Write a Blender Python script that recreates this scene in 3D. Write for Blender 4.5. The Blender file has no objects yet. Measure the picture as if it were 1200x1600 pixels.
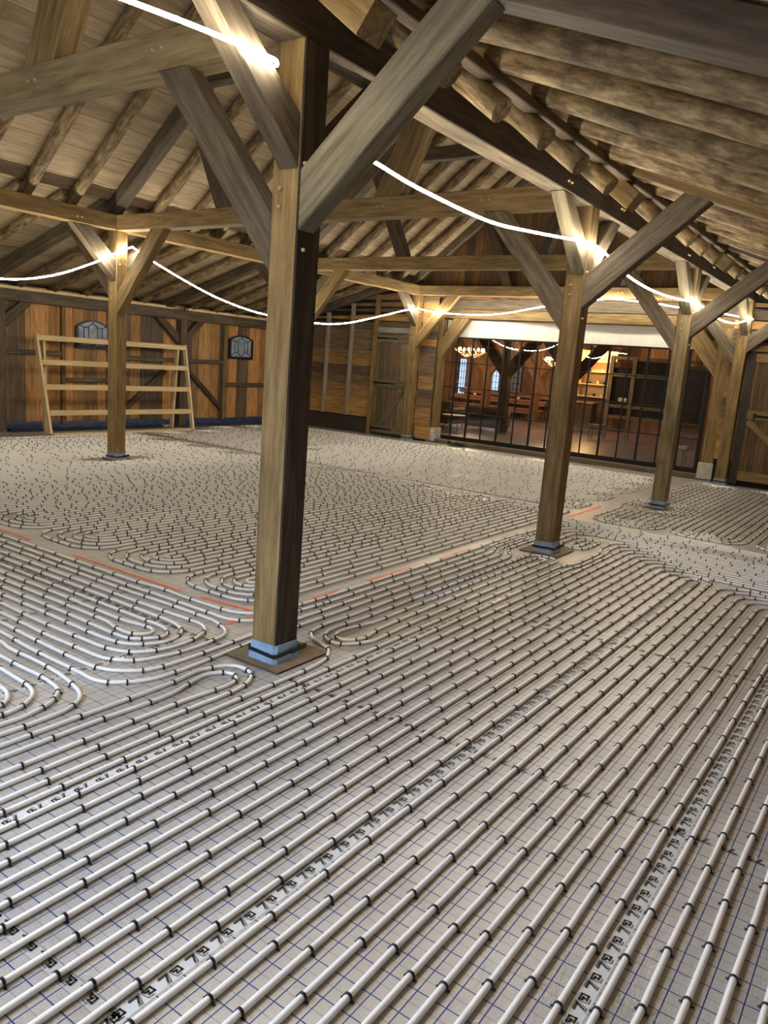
import bpy, bmesh, math, random
import numpy as np
from mathutils import Vector, Matrix

random.seed(7)
RNG = np.random.default_rng(7)
S = bpy.context.scene
COL = S.collection
PI = math.pi

# ------------------------------------------------------------------ camera
CAM_LOC = (-3.1223, -2.8101, 1.76)
YAW, PITCH, ROLL, FPX = 0.59887, 0.19235, 0.076577, 1201.47
cam = bpy.data.cameras.new('camera')
cam.sensor_fit = 'HORIZONTAL'
cam.sensor_width = 36.0
cam.lens = 36.0 * FPX / 1200.0
cam.clip_start = 0.05
cam.clip_end = 200
cam_o = bpy.data.objects.new('camera', cam)
COL.objects.link(cam_o)
fw = Vector((math.cos(YAW) * math.cos(PITCH), math.sin(YAW) * math.cos(PITCH), -math.sin(PITCH)))
rt = Vector((math.sin(YAW), -math.cos(YAW), 0))
up = rt.cross(fw)
rt2 = math.cos(ROLL) * rt + math.sin(ROLL) * up
up2 = -math.sin(ROLL) * rt + math.cos(ROLL) * up
m = Matrix((rt2, up2, -fw)).transposed().to_4x4()
m.translation = Vector(CAM_LOC)
cam_o.matrix_world = m
S.camera = cam_o

# ------------------------------------------------------------------ world, exposure, area light
w = bpy.data.worlds.new('world')
S.world = w
w.use_nodes = True
w.node_tree.nodes['Background'].inputs[0].default_value = (0.42, 0.5, 0.62, 1)
w.node_tree.nodes['Background'].inputs[1].default_value = 0.03
S.view_settings.view_transform = 'Standard'
S.view_settings.look = 'None'
S.view_settings.exposure = 0.52
S.view_settings.gamma = 1.0
S.view_settings.use_curve_mapping = False
LED = 98.0            # emission strength of the led tape
LED_COL = (1.0, 0.90, 0.73)


def area_light(name, loc, target, sx, sy, power, col):
    l = bpy.data.lights.new(name, 'AREA')
    l.shape = 'RECTANGLE'
    l.size, l.size_y, l.energy, l.color = sx, sy, power, col
    o = bpy.data.objects.new(name, l)
    COL.objects.link(o)
    d = Vector(target) - Vector(loc)
    o.matrix_world = d.to_track_quat('-Z', 'Y').to_matrix().to_4x4()
    o.location = loc
    return o


# daylight coming in through the open barn doorway behind the camera
area_light('daylight_doorway', (-7.7, -0.6, 1.5), (0, -1.2, 0.2), 2.4, 2.2, 110, (0.70, 0.82, 1.0))
# added area lamp giving bluish daylight from behind and left of the camera
day_fill = area_light('daylight_fill', (-4.9, 1.3, 3.15), (-2.3, -1.4, 0), 1.3, 1.3, 84, (0.56, 0.71, 1.0))
day_fill.data.spread = math.radians(95)

# ------------------------------------------------------------------ materials
MAT = {}


def new_mat(name):
    mt = bpy.data.materials.new(name)
    mt.use_nodes = True
    nt = mt.node_tree
    b = nt.nodes['Principled BSDF']
    MAT[name] = mt
    return mt, nt, b


def N(nt, t, **kw):
    n = nt.nodes.new(t)
    for k, v in kw.items():
        setattr(n, k, v)
    return n


def plain(name, col, rough=0.5, metal=0.0, emis=None, es=0.0, spec=0.5, noise=0.0):
    mt, nt, b = new_mat(name)
    b.inputs['Base Color'].default_value = (*col, 1)
    b.inputs['Roughness'].default_value = rough
    b.inputs['Metallic'].default_value = metal
    b.inputs['Specular IOR Level'].default_value = spec
    if emis:
        b.inputs['Emission Color'].default_value = (*emis, 1)
        b.inputs['Emission Strength'].default_value = es
    if noise:
        tc = N(nt, 'ShaderNodeTexCoord')
        nz = N(nt, 'ShaderNodeTexNoise')
        nz.inputs['Scale'].default_value = 9
        nz.inputs['Detail'].default_value = 5
        nt.links.new(tc.outputs['Object'], nz.inputs['Vector'])
        r = N(nt, 'ShaderNodeValToRGB')
        r.color_ramp.elements[0].position = 0.3
        r.color_ramp.elements[1].position = 0.7
        r.color_ramp.elements[0].color = (*[c * (1 - noise) for c in col], 1)
        r.color_ramp.elements[1].color = (*[min(1, c * (1 + noise * .5)) for c in col], 1)
        nt.links.new(nz.outputs['Fac'], r.inputs[0])
        nt.links.new(r.outputs[0], b.inputs['Base Color'])
    return mt


def wood(name, dark, mid, light, stain=(0.05, 0.04, 0.03), stain_amt=0.35, rough=0.72, per='object', var=0.35, axis='X', gs=1.0, lg=1.0):
    """sawn timber: grain stretched along one local axis, weather stains, knots"""
    mt, nt, b = new_mat(name)
    L = nt.links.new
    tc = N(nt, 'ShaderNodeTexCoord')
    oi = N(nt, 'ShaderNodeObjectInfo')
    geo = N(nt, 'ShaderNodeNewGeometry')
    rnd = oi.outputs['Random'] if per == 'object' else geo.outputs['Random Per Island']
    # offset the texture per plank or per timber
    mul = N(nt, 'ShaderNodeMath', operation='MULTIPLY')
    L(rnd, mul.inputs[0])
    mul.inputs[1].default_value = 37.0
    comb = N(nt, 'ShaderNodeCombineXYZ')
    for i in range(3):
        L(mul.outputs[0], comb.inputs[i])
    add = N(nt, 'ShaderNodeVectorMath', operation='ADD')
    L(tc.outputs['Object'], add.inputs[0])
    L(comb.outputs[0], add.inputs[1])

    def noise(sx, sy, sz, sc, det=6, rg=0.6):
        mp = N(nt, 'ShaderNodeMapping')
        s = {'X': (sx, sy, sz), 'Y': (sy, sx, sz), 'Z': (sy, sz, sx)}[axis]
        mp.inputs['Scale'].default_value = s
        L(add.outputs[0], mp.inputs[0])
        n = N(nt, 'ShaderNodeTexNoise')
        n.inputs['Scale'].default_value = sc
        n.inputs['Detail'].default_value = det
        n.inputs['Roughness'].default_value = rg
        L(mp.outputs[0], n.inputs['Vector'])
        return n
    g = noise(lg, 11, 11, 2.2 * gs, 8, 0.65)
    rp = N(nt, 'ShaderNodeValToRGB')
    e = rp.color_ramp.elements
    e[0].position, e[0].color = 0.30, (*dark, 1)
    e[1].position, e[1].color = 0.70, (*light, 1)
    x = e.new(0.5)
    x.color = (*mid, 1)
    L(g.outputs['Fac'], rp.inputs[0])
    st = noise(0.9 * lg, 2.6, 2.6, 1.3, 5, 0.6)
    sr = N(nt, 'ShaderNodeMapRange')
    sr.inputs['From Min'].default_value = 0.50
    sr.inputs['From Max'].default_value = 0.74
    sr.inputs['To Max'].default_value = stain_amt
    L(st.outputs['Fac'], sr.inputs['Value'])
    mx = N(nt, 'ShaderNodeMix', data_type='RGBA')
    L(sr.outputs[0], mx.inputs['Factor'])
    L(rp.outputs[0], mx.inputs['A'])
    mx.inputs['B'].default_value = (*stain, 1)
    # brightness differs from timber to timber
    vr = N(nt, 'ShaderNodeMapRange')
    vr.inputs['To Min'].default_value = 1 - var
    vr.inputs['To Max'].default_value = 1 + var * 0.6
    L(rnd, vr.inputs['Value'])
    hs = N(nt, 'ShaderNodeHueSaturation')
    L(vr.outputs[0], hs.inputs['Value'])
    L(mx.outputs['Result'], hs.inputs['Color'])
    L(hs.outputs[0], b.inputs['Base Color'])
    b.inputs['Roughness'].default_value = rough
    b.inputs['Specular IOR Level'].default_value = 0.3
    bp = N(nt, 'ShaderNodeBump')
    bp.inputs['Strength'].default_value = 0.35
    bp.inputs['Distance'].default_value = 0.006
    L(g.outputs['Fac'], bp.inputs['Height'])
    L(bp.outputs[0], b.inputs['Normal'])
    return mt


wood('oak_golden', (0.115, 0.072, 0.026), (0.225, 0.147, 0.056), (0.33, 0.232, 0.102), stain=(0.09, 0.07, 0.045), stain_amt=.45, var=.22)
wood('oak_grey', (0.060, 0.045, 0.028), (0.125, 0.096, 0.062), (0.20, 0.16, 0.108), stain=(0.05, 0.042, 0.034), stain_amt=.6, var=.25)
wood('oak_weathered', (0.085, 0.068, 0.040), (0.165, 0.137, 0.085), (0.25, 0.215, 0.14), stain=(0.07, 0.058, 0.04), stain_amt=.5, var=.15)
wood('oak_pale', (0.19, 0.13, 0.058), (0.32, 0.235, 0.115), (0.42, 0.325, 0.17), stain=(0.10, 0.075, 0.045), stain_amt=.6, var=.1)
wood('oak_knotty', (0.11, 0.075, 0.035), (0.22, 0.16, 0.08), (0.31, 0.24, 0.13), stain=(0.04, 0.03, 0.02), stain_amt=.85, var=.1)
wood('oak_dark', (0.045, 0.03, 0.018), (0.095, 0.066, 0.040), (0.15, 0.11, 0.07), stain=(0.03, 0.024, 0.02), stain_amt=.5, var=.25)
wood('bark_log', (0.055, 0.034, 0.016), (0.21, 0.145, 0.07), (0.42, 0.32, 0.18), stain=(0.03, 0.018, 0.010), stain_amt=1.0, var=.25, gs=1.0, lg=2.6)
wood('roof_board', (0.25, 0.18, 0.105), (0.37, 0.285, 0.18), (0.46, 0.37, 0.25), stain=(0.17, 0.11, 0.06), stain_amt=.55, per='island', var=.22)
wood('new_pine', (0.60, 0.44, 0.22), (0.74, 0.57, 0.32), (0.82, 0.67, 0.42), stain=(0.42, 0.27, 0.12), stain_amt=.25, rough=.6, var=.08)
wood('grey_stud', (0.17, 0.155, 0.13), (0.30, 0.275, 0.225), (0.40, 0.36, 0.29), stain=(0.15, .12, .09), stain_amt=.4, var=.12)


wood('oak_brown', (0.095, 0.058, 0.022), (0.18, 0.115, 0.046), (0.27, 0.185, 0.085), stain=(0.05, 0.035, 0.02), stain_amt=.5, var=.12)
wood('oak_darkest', (0.018, 0.013, 0.009), (0.045, 0.031, 0.019), (0.085, 0.06, 0.036), stain=(0.02, 0.016, 0.013), stain_amt=.6, var=.1)


def plank_wall_mat(name, axis, cols, grain=1.0):
    """wall cladding: every plank its own tone"""
    mt, nt, b = new_mat(name)
    L = nt.links.new
    geo = N(nt, 'ShaderNodeNewGeometry')
    tc = N(nt, 'ShaderNodeTexCoord')
    rp = N(nt, 'ShaderNodeValToRGB')
    rp.color_ramp.interpolation = 'CONSTANT'
    e = rp.color_ramp.elements
    e[0].position = 0
    e[0].color = (*cols[0], 1)
    e[1].position = 1 / len(cols)
    e[1].color = (*cols[1], 1)
    for i in range(2, len(cols)):
        x = e.new(i / len(cols))
        x.color = (*cols[i], 1)
    L(geo.outputs['Random Per Island'], rp.inputs[0])
    mul = N(nt, 'ShaderNodeMath', operation='MULTIPLY')
    mul.inputs[1].default_value = 53.0
    L(geo.outputs['Random Per Island'], mul.inputs[0])
    comb = N(nt, 'ShaderNodeCombineXYZ')
    for i in range(3):
        L(mul.outputs[0], comb.inputs[i])
    add = N(nt, 'ShaderNodeVectorMath', operation='ADD')
    L(tc.outputs['Object'], add.inputs[0])
    L(comb.outputs[0], add.inputs[1])
    mp = N(nt, 'ShaderNodeMapping')
    mp.inputs['Scale'].default_value = {'X': (1, 12, 12), 'Y': (12, 1, 12), 'Z': (12, 12, 1)}[axis]
    L(add.outputs[0], mp.inputs[0])
    n = N(nt, 'ShaderNodeTexNoise')
    n.inputs['Scale'].default_value = 2.4
    n.inputs['Detail'].default_value = 7
    L(mp.outputs[0], n.inputs['Vector'])
    mr = N(nt, 'ShaderNodeMapRange')
    mr.inputs['From Min'].default_value = .3
    mr.inputs['From Max'].default_value = .7
    mr.inputs['To Min'].default_value = .55
    mr.inputs['To Max'].default_value = 1.3
    L(n.outputs['Fac'], mr.inputs['Value'])
    hs = N(nt, 'ShaderNodeHueSaturation')
    L(rp.outputs[0], hs.inputs['Color'])
    L(mr.outputs[0], hs.inputs['Value'])
    L(hs.outputs[0], b.inputs['Base Color'])
    b.inputs['Roughness'].default_value = .7
    b.inputs['Specular IOR Level'].default_value = .3
    bp = N(nt, 'ShaderNodeBump')
    bp.inputs['Strength'].default_value = .3
    bp.inputs['Distance'].default_value = .006
    L(n.outputs['Fac'], bp.inputs['Height'])
    L(bp.outputs[0], b.inputs['Normal'])
    return mt


plank_wall_mat('cladding_upright', 'Z', [(.50, .245, .085), (.36, .19, .07), (.58, .30, .11), (.17, .115, .07), (.44, .25, .10), (.11, .085, .068), (.52, .27, .09), (.25, .15, .07), (.38, .20, .075), (.13, .09, .06)])
plank_wall_mat('cladding_level', 'Y', [(.42, .22, .075), (.18, .125, .07), (.28, .165, .07), (.13, .10, .07), (.46, .25, .08), (.21, .15, .085), (.12, .085, .055), (.33, .19, .075)])
plank_wall_mat('cladding_gable', 'Z', [(.16, .085, .035), (.11, .065, .03), (.20, .11, .045), (.085, .055, .03), (.14, .08, .04)])
plank_wall_mat('hall_cladding', 'Z', [(.30, .165, .085), (.24, .13, .065), (.34, .19, .10), (.20, .11, .06)])
plank_wall_mat('door_boards', 'Z', [(.19, .13, .07), (.13, .09, .055), (.24, .17, .085), (.11, .08, .05), (.17, .11, .06)])

plain('white_pipe', (0.90, 0.89, 0.85), 0.30, spec=.5)
plain('black_plastic', (0.008, 0.008, 0.010), 0.35)
plain('black_steel', (0.012, 0.012, 0.013), 0.45, 0.4)
plain('iron', (0.010, 0.009, 0.009), 0.5, 0.6)
plain('blue_foam', (0.26, 0.40, 0.56), 0.35, noise=.25)
plain('grey_foam', (0.26, 0.32, 0.40), 0.4, noise=.25)
plain('hardboard', (0.20, 0.145, 0.085), 0.75, noise=.35)
plain('white_paint', (0.70, 0.68, 0.60), 0.6, noise=.08)
plain('concrete', (0.52, 0.50, 0.44), 0.8, noise=.25)
plain('orange_paint', (1.0, 0.17, 0.045), 0.5, noise=.12)
plain('peg_wood', (0.48, 0.33, 0.17), 0.6)
plain('blue_sheet', (0.03, 0.055, 0.125), 0.45, noise=.4)
plain('dark_gap', (0.012, 0.010, 0.008), 0.9)
plain('dark_skirting', (0.045, 0.035, 0.025), 0.8)
plain('paper', (0.66, 0.58, 0.42), 0.8, noise=.2)
plain('print_black', (0.02, 0.018, 0.016), 0.4)
plain('print_grey', (0.14, 0.135, 0.12), 0.4)
plain('lead_black', (0.006, 0.007, 0.012), 0.4)
plain('window_glass', (0.33, 0.39, 0.49), 0.12, noise=.3, spec=.8)
plain('led_light', (1, 1, 1), 0.5, emis=LED_COL, es=LED)
plain('bulb', (1, .8, .5), 0.5, emis=(1.0, 0.62, 0.26), es=60)
plain('lit_daylight_pane', (.1, .1, .1), 0.2, emis=(0.5, 0.68, 1.0), es=1.1, noise=0)
plain('chalkboard', (0.010, 0.011, 0.013), 0.35)
plain('sofa_grey', (0.11, 0.105, 0.095), 0.85, noise=.2)
plain('cream_top', (0.70, 0.56, 0.36), 0.5)
plain('antler', (0.40, 0.25, 0.11), 0.5)
plain('crockery', (0.75, 0.72, 0.66), 0.3)
plain('chrome', (0.55, 0.55, 0.56), 0.25, 1.0)
wood('table_red', (0.22, 0.10, 0.065), (0.34, 0.17, 0.11), (0.44, 0.24, 0.16), stain_amt=.2, var=.15)
wood('oak_olive', (0.16, 0.13, 0.07), (0.25, 0.20, 0.11), (0.32, 0.26, 0.15), stain_amt=.25, var=.12)
wood('oak_hall', (0.12, 0.06, 0.03), (0.22, 0.11, 0.05), (0.30, 0.16, 0.075), stain_amt=.25, var=.15)

# tape film: see-through and glossy
mt, nt, b = new_mat('tape_film')
b.inputs['Base Color'].default_value = (.86, .85, .80, 1)
b.inputs['Roughness'].default_value = .15
b.inputs['Alpha'].default_value = .70
mt, nt, b = new_mat('tape_clear')
b.inputs['Base Color'].default_value = (.86, .85, .80, 1)
b.inputs['Roughness'].default_value = .12
b.inputs['Alpha'].default_value = .22
# window pane: real thin glass, see-through with mirror reflections by angle
mt, nt, b = new_mat('clear_glass')
nt.nodes.remove(b)
out = nt.nodes['Material Output']
tr = N(nt, 'ShaderNodeBsdfTransparent')
tr.inputs[0].default_value = (.90, .92, .92, 1)
gl = N(nt, 'ShaderNodeBsdfGlossy')
gl.inputs['Roughness'].default_value = 0.0
fr = N(nt, 'ShaderNodeFresnel')
fr.inputs['IOR'].default_value = 1.55
mr = N(nt, 'ShaderNodeMath', operation='MULTIPLY_ADD')
mr.inputs[1].default_value = 1.6
mr.inputs[2].default_value = 0.02
mr.use_clamp = True
mx = N(nt, 'ShaderNodeMixShader')
nt.links.new(fr.outputs[0], mr.inputs[0])
nt.links.new(mr.outputs[0], mx.inputs[0])
nt.links.new(tr.outputs[0], mx.inputs[1])
nt.links.new(gl.outputs[0], mx.inputs[2])
nt.links.new(mx.outputs[0], out.inputs[0])


def foil_mat():
    """foil-faced insulation boards with a printed blue grid and a fine weave"""
    mt, nt, b = new_mat('foil_board')
    L = nt.links.new
    tc = N(nt, 'ShaderNodeTexCoord')
    sep = N(nt, 'ShaderNodeSeparateXYZ')
    L(tc.outputs['Object'], sep.inputs[0])

    def M(op, a, bv=None, c=None):
        n = N(nt, 'ShaderNodeMath', operation=op)
        for i, v in enumerate((a, bv, c)):
            if v is None:
                continue
            if hasattr(v, 'is_output'):
                L(v, n.inputs[i])
            else:
                n.inputs[i].default_value = v
        return n.outputs[0]

    def line(coord, off, pitch, half):
        t = M('DIVIDE', M('SUBTRACT', coord, off), pitch)
        f = M('ABSOLUTE', M('SUBTRACT', M('FRACT', t), 0.5))      # 0.5 on the line
        return M('GREATER_THAN', f, 0.5 - half / pitch)
    P = 0.0962
    X, Y = sep.outputs[0], sep.outputs[1]
    sx = line(X, -0.857, P, 0.0020)
    sy = line(Y, -2.0935, P, 0.0020)
    dx = line(X, -0.857 + P / 2, P, 0.0013)
    dy = line(Y, -2.0935 + P / 2, P, 0.0013)
    dashx = M('GREATER_THAN', M('FRACT', M('DIVIDE', Y, 0.008)), 0.42)
    dashy = M('GREATER_THAN', M('FRACT', M('DIVIDE', X, 0.008)), 0.42)
    solid = M('MAXIMUM', sx, sy)
    dash = M('MULTIPLY', M('MAXIMUM', M('MULTIPLY', dx, dashx), M('MULTIPLY', dy, dashy)), 0.8)
    # base foil tone: greys and warm greys in soft patches
    n1 = N(nt, 'ShaderNodeTexNoise')
    n1.inputs['Scale'].default_value = 1.4
    n1.inputs['Detail'].default_value = 6
    L(tc.outputs['Object'], n1.inputs['Vector'])
    r1 = N(nt, 'ShaderNodeValToRGB')
    r1.color_ramp.elements[0].position = .35
    r1.color_ramp.elements[0].color = (.45, .425, .38, 1)
    r1.color_ramp.elements[1].position = .65
    r1.color_ramp.elements[1].color = (.60, .57, .515, 1)
    L(n1.outputs['Fac'], r1.inputs[0])
    m1 = N(nt, 'ShaderNodeMix', data_type='RGBA')
    L(solid, m1.inputs['Factor'])
    L(r1.outputs[0], m1.inputs['A'])
    m1.inputs['B'].default_value = (.025, .055, .22, 1)
    m2 = N(nt, 'ShaderNodeMix', data_type='RGBA')
    L(dash, m2.inputs['Factor'])
    L(m1.outputs['Result'], m2.inputs['A'])
    m2.inputs['B'].default_value = (.06, .06, .08, 1)
    L(m2.outputs['Result'], b.inputs['Base Color'])
    b.inputs['Metallic'].default_value = .30
    b.inputs['Roughness'].default_value = .30
    # weave + crinkle bump
    v = N(nt, 'ShaderNodeTexVoronoi')
    v.inputs['Scale'].default_value = 190
    L(tc.outputs['Object'], v.inputs['Vector'])
    n2 = N(nt, 'ShaderNodeTexNoise')
    n2.inputs['Scale'].default_value = 22
    n2.inputs['Detail'].default_value = 5
    n2.inputs['Distortion'].default_value = 1.2
    L(tc.outputs['Object'], n2.inputs['Vector'])
    n3 = N(nt, 'ShaderNodeTexNoise')
    n3.inputs['Scale'].default_value = 3.0
    L(tc.outputs['Object'], n3.inputs['Vector'])
    h = M('ADD', M('MULTIPLY', v.outputs['Distance'], .34), M('ADD', M('MULTIPLY', n2.outputs['Fac'], .9), M('MULTIPLY', n3.outputs['Fac'], 2.5)))
    bp = N(nt, 'ShaderNodeBump')
    bp.inputs['Strength'].default_value = .45
    bp.inputs['Distance'].default_value = .006
    L(h, bp.inputs['Height'])
    L(bp.outputs[0], b.inputs['Normal'])
    return mt


foil_mat()


def hall_floor_mat():
    mt, nt, b = new_mat('hall_boards')
    tc = N(nt, 'ShaderNodeTexCoord')
    mp = N(nt, 'ShaderNodeMapping')
    mp.inputs['Scale'].default_value = (1, 1, 1)
    nt.links.new(tc.outputs['Object'], mp.inputs[0])
    br = N(nt, 'ShaderNodeTexBrick')
    br.inputs['Color1'].default_value = (.20, .115, .085, 1)
    br.inputs['Color2'].default_value = (.14, .085, .065, 1)
    br.inputs['Mortar'].default_value = (.05, .03, .02, 1)
    br.inputs['Scale'].default_value = 1.0
    br.inputs['Brick Width'].default_value = 2.2
    br.inputs['Row Height'].default_value = .18
    br.inputs['Mortar Size'].default_value = .006
    nt.links.new(mp.outputs[0], br.inputs['Vector'])
    nt.links.new(br.outputs['Color'], b.inputs['Base Color'])
    b.inputs['Roughness'].default_value = .3
    return mt


hall_floor_mat()

# ------------------------------------------------------------------ object helpers


def tag(o, label=None, cat=None, group=None, kind=None):
    if label:
        o['label'] = label
    if cat:
        o['category'] = cat
    if group:
        o['group'] = group
    if kind:
        o['kind'] = kind
    return o


def struct(o):
    o['kind'] = 'structure'
    return o


def empty(name, loc=(0, 0, 0), label=None, cat=None, group=None):
    o = bpy.data.objects.new(name, None)
    o.empty_display_size = .1
    COL.objects.link(o)
    o.location = loc
    return tag(o, label, cat, group)


def obj(name, verts, faces, mat, parent=None, mw=None, smooth=False, mats=None, mi=None):
    me = bpy.data.meshes.new(name)
    me.from_pydata([tuple(v) for v in verts], [], faces)
    for mm in (mats or [mat]):
        me.materials.append(MAT[mm])
    if mi is not None:
        me.polygons.foreach_set('material_index', mi)
    if smooth:
        me.polygons.foreach_set('use_smooth', [True] * len(me.polygons))
    me.update()
    if len(faces) > 3:             # closed shapes: make every face look outwards
        bm = bmesh.new()
        bm.from_mesh(me)
        bmesh.ops.recalc_face_normals(bm, faces=bm.faces)
        bm.to_mesh(me)
        bm.free()
    o = bpy.data.objects.new(name, me)
    COL.objects.link(o)
    if mw is not None:
        o.matrix_world = mw
    if parent is not None:
        o.parent = parent
        pm = Matrix.Translation(parent.location) if parent.type == 'EMPTY' else PW[parent.name]
        o.matrix_parent_inverse = pm.inverted()
    PW[o.name] = (mw.copy() if mw is not None else Matrix.Identity(4))
    return o


PW = {}


class MB:
    def __init__(s):
        s.v, s.f, s.m = [], [], []

    def add(s, v, f, m=0):
        k = len(s.v)
        s.v += [tuple(a) for a in v]
        s.f += [tuple(i + k for i in q) for q in f]
        s.m += [m] * len(f)

    def box(s, x0, x1, y0, y1, z0, z1, m=0):
        s.add([(x0, y0, z0), (x1, y0, z0), (x1, y1, z0), (x0, y1, z0), (x0, y0, z1), (x1, y0, z1), (x1, y1, z1), (x0, y1, z1)],
              [(0, 3, 2, 1), (4, 5, 6, 7), (0, 1, 5, 4), (1, 2, 6, 5), (2, 3, 7, 6), (3, 0, 4, 7)], m)

    def hexa(s, lo, hi, m=0):      # lo, hi: matching quads
        s.add(list(lo) + list(hi), [(0, 3, 2, 1), (4, 5, 6, 7), (0, 1, 5, 4), (1, 2, 6, 5), (2, 3, 7, 6), (3, 0, 4, 7)], m)

    def tube(s, pts, r, n=6, m=0, closed=False, cap=True):
        pts = [Vector(p) for p in pts]
        k0 = len(s.v)
        L = len(pts)
        prev = None
        for i, p in enumerate(pts):
            t = (pts[min(i + 1, L - 1)] - pts[max(i - 1, 0)])
            if t.length < 1e-9:
                t = Vector((1, 0, 0))
            t.normalize()
            ref = Vector((0, 0, 1)) if abs(t.z) < .95 else Vector((1, 0, 0))
            a = t.cross(ref).normalized()
            c = a.cross(t)
            rr = r[i] if isinstance(r, (list, tuple)) else r
            for j in range(n):
                an = 2 * PI * j / n
                s.v.append(tuple(p + a * math.cos(an) * rr + c * math.sin(an) * rr))
        for i in range(L - 1):
            for j in range(n):
                q = k0 + i * n
                s.f.append((q + j, q + (j + 1) % n, q + n + (j + 1) % n, q + n + j))
                s.m.append(m)
        if cap:
            s.f.append(tuple(k0 + j for j in reversed(range(n))))
            s.f.append(tuple(k0 + (L - 1) * n + j for j in range(n)))
            s.m += [m, m]

    def build(s, name, mat, parent=None, mw=None, smooth=False, mats=None):
        return obj(name, s.v, s.f, mat, parent, mw, smooth, mats, s.m if mats else None)


def frame_mat(origin, dx, upv=(0, 0, 1)):
    x = Vector(dx).normalized()
    u = Vector(upv)
    y = u.cross(x)
    if y.length < 1e-4:
        y = Vector((0, 1, 0)).cross(x)
    y.normalize()
    z = x.cross(y)
    mm = Matrix((x, y, z)).transposed().to_4x4()
    mm.translation = Vector(origin)
    return mm


def timber(name, p0, p1, wd, ht, mat, parent=None, upv=(0, 0, 1), cham=.007, wob=.002, cut0=None, cut1=None):
    """sawn timber with chamfered arrises and slightly wavy faces; p0,p1 = centre line ends.
    cut0/cut1: ends cut by a plane (point, normal)"""
    p0, p1 = Vector(p0), Vector(p1)
    mw = frame_mat(p0, p1 - p0, upv)
    L = (p1 - p0).length
    inv = mw.inverted()
    n = max(1, int(L / .7))
    a, c, q = wd / 2, ht / 2, cham
    sec = [(-a + q, -c), (a - q, -c), (a, -c + q), (a, c - q), (a - q, c), (-a + q, c), (-a, c - q), (-a, -c + q)]
    v, f = [], []
    rr = random.Random(int((p0.x * 31 + p0.y * 17 + p0.z * 7 + L * 3) * 1000) & 0xffff)
    for i in range(n + 1):
        oy, oz = (rr.uniform(-wob, wob), rr.uniform(-wob, wob)) if 0 < i < n else (0, 0)
        for (y, z) in sec:
            pt = Vector((L * i / n, y + oy, z + oz))
            for k, cut in ((0, cut0), (n, cut1)):
                if i == k and cut is not None:
                    cp = inv @ Vector(cut[0])
                    cn = inv.to_3x3() @ Vector(cut[1])
                    if abs(cn.x) > 1e-5:
                        pt.x = cp.x - (cn.y * (pt.y - cp.y) + cn.z * (pt.z - cp.z)) / cn.x
            v.append(tuple(pt))
    for i in range(n):
        for j in range(8):
            f.append((i * 8 + j, (i + 1) * 8 + j, (i + 1) * 8 + (j + 1) % 8, i * 8 + (j + 1) % 8))
    f.append(tuple(range(8)))
    f.append(tuple(n * 8 + j for j in reversed(range(8))))
    return obj(name, v, f, mat, parent, mw)


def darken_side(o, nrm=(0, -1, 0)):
    """darker oak on the faces of the timber that look along nrm"""
    o.data.materials.append(MAT['oak_darkest'])
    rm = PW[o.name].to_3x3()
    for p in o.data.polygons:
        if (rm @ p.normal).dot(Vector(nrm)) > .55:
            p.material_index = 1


def log(name, p0, p1, r, mat='bark_log', parent=None, seed=0, n=11, flat=.0):
    """peeled round pole with knots and sway"""
    p0, p1 = Vector(p0), Vector(p1)
    mw = frame_mat(p0, p1 - p0)
    L = (p1 - p0).length
    rr = random.Random(seed)
    k = max(3, int(L / .22))
    v, f = [], []
    ph, am = rr.uniform(0, 6), rr.uniform(.006, .02)
    shape = [1 + rr.uniform(-.05, .05) for _ in range(n)]
    for i in range(k + 1):
        t = i / k
        cy, cz = am * math.sin(ph + t * 5), am * .6 * math.sin(ph * 2 + t * 7)
        rad = r * (1.06 - .12 * t) * (1 + rr.uniform(-.025, .025))
        for j in range(n):
            an = 2 * PI * j / n
            q = rad * shape[j] * (1 + rr.uniform(-.02, .02))
            v.append((L * t, cy + math.cos(an) * q, cz + math.sin(an) * q))
    for i in range(k):
        for j in range(n):
            f.append((i * n + j, (i + 1) * n + j, (i + 1) * n + (j + 1) % n, i * n + (j + 1) % n))
    f.append(tuple(range(n)))
    f.append(tuple(k * n + j for j in reversed(range(n))))
    o = obj(name, v, f, mat, parent, mw)
    me = o.data
    sm = [len(p.vertices) == 4 for p in me.polygons]
    me.polygons.foreach_set('use_smooth', sm)
    return o


def plate_prism(name, quad, axis, a0, a1, mat, parent=None, bev=.007):
    """a brace: outline in the plane across `axis`, extruded from a0 to a1; grain along its length"""
    def W(p, a):
        return Vector((a, p[0], p[1])) if axis == 'x' else Vector((p[0], a, p[1]))
    s = (W(quad[0], a0) + W(quad[1], a0)) / 2
    e = (W(quad[2], a0) + W(quad[3], a0)) / 2
    mw = frame_mat(s, e - s, (1, 0, 0) if axis == 'x' else (0, 1, 0))
    inv = mw.inverted()
    bm = bmesh.new()
    lo = [bm.verts.new(inv @ W(p, a0)) for p in quad]
    hi = [bm.verts.new(inv @ W(p, a1)) for p in quad]
    bm.faces.new(lo)
    bm.faces.new(list(reversed(hi)))
    k = len(quad)
    for i in range(k):
        bm.faces.new((lo[(i + 1) % k], lo[i], hi[i], hi[(i + 1) % k]))
    bmesh.ops.recalc_face_normals(bm, faces=bm.faces)
    bmesh.ops.bevel(bm, geom=list(bm.edges), offset=bev, segments=1, affect='EDGES')
    me = bpy.data.meshes.new(name)
    bm.to_mesh(me)
    bm.free()
    me.materials.append(MAT[mat])
    o = bpy.data.objects.new(name, me)
    COL.objects.link(o)
    o.matrix_world = mw
    PW[o.name] = mw.copy()
    if parent is not None:
        o.parent = parent
        o.matrix_parent_inverse = Matrix.Translation(parent.location).inverted()
    return o


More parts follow.
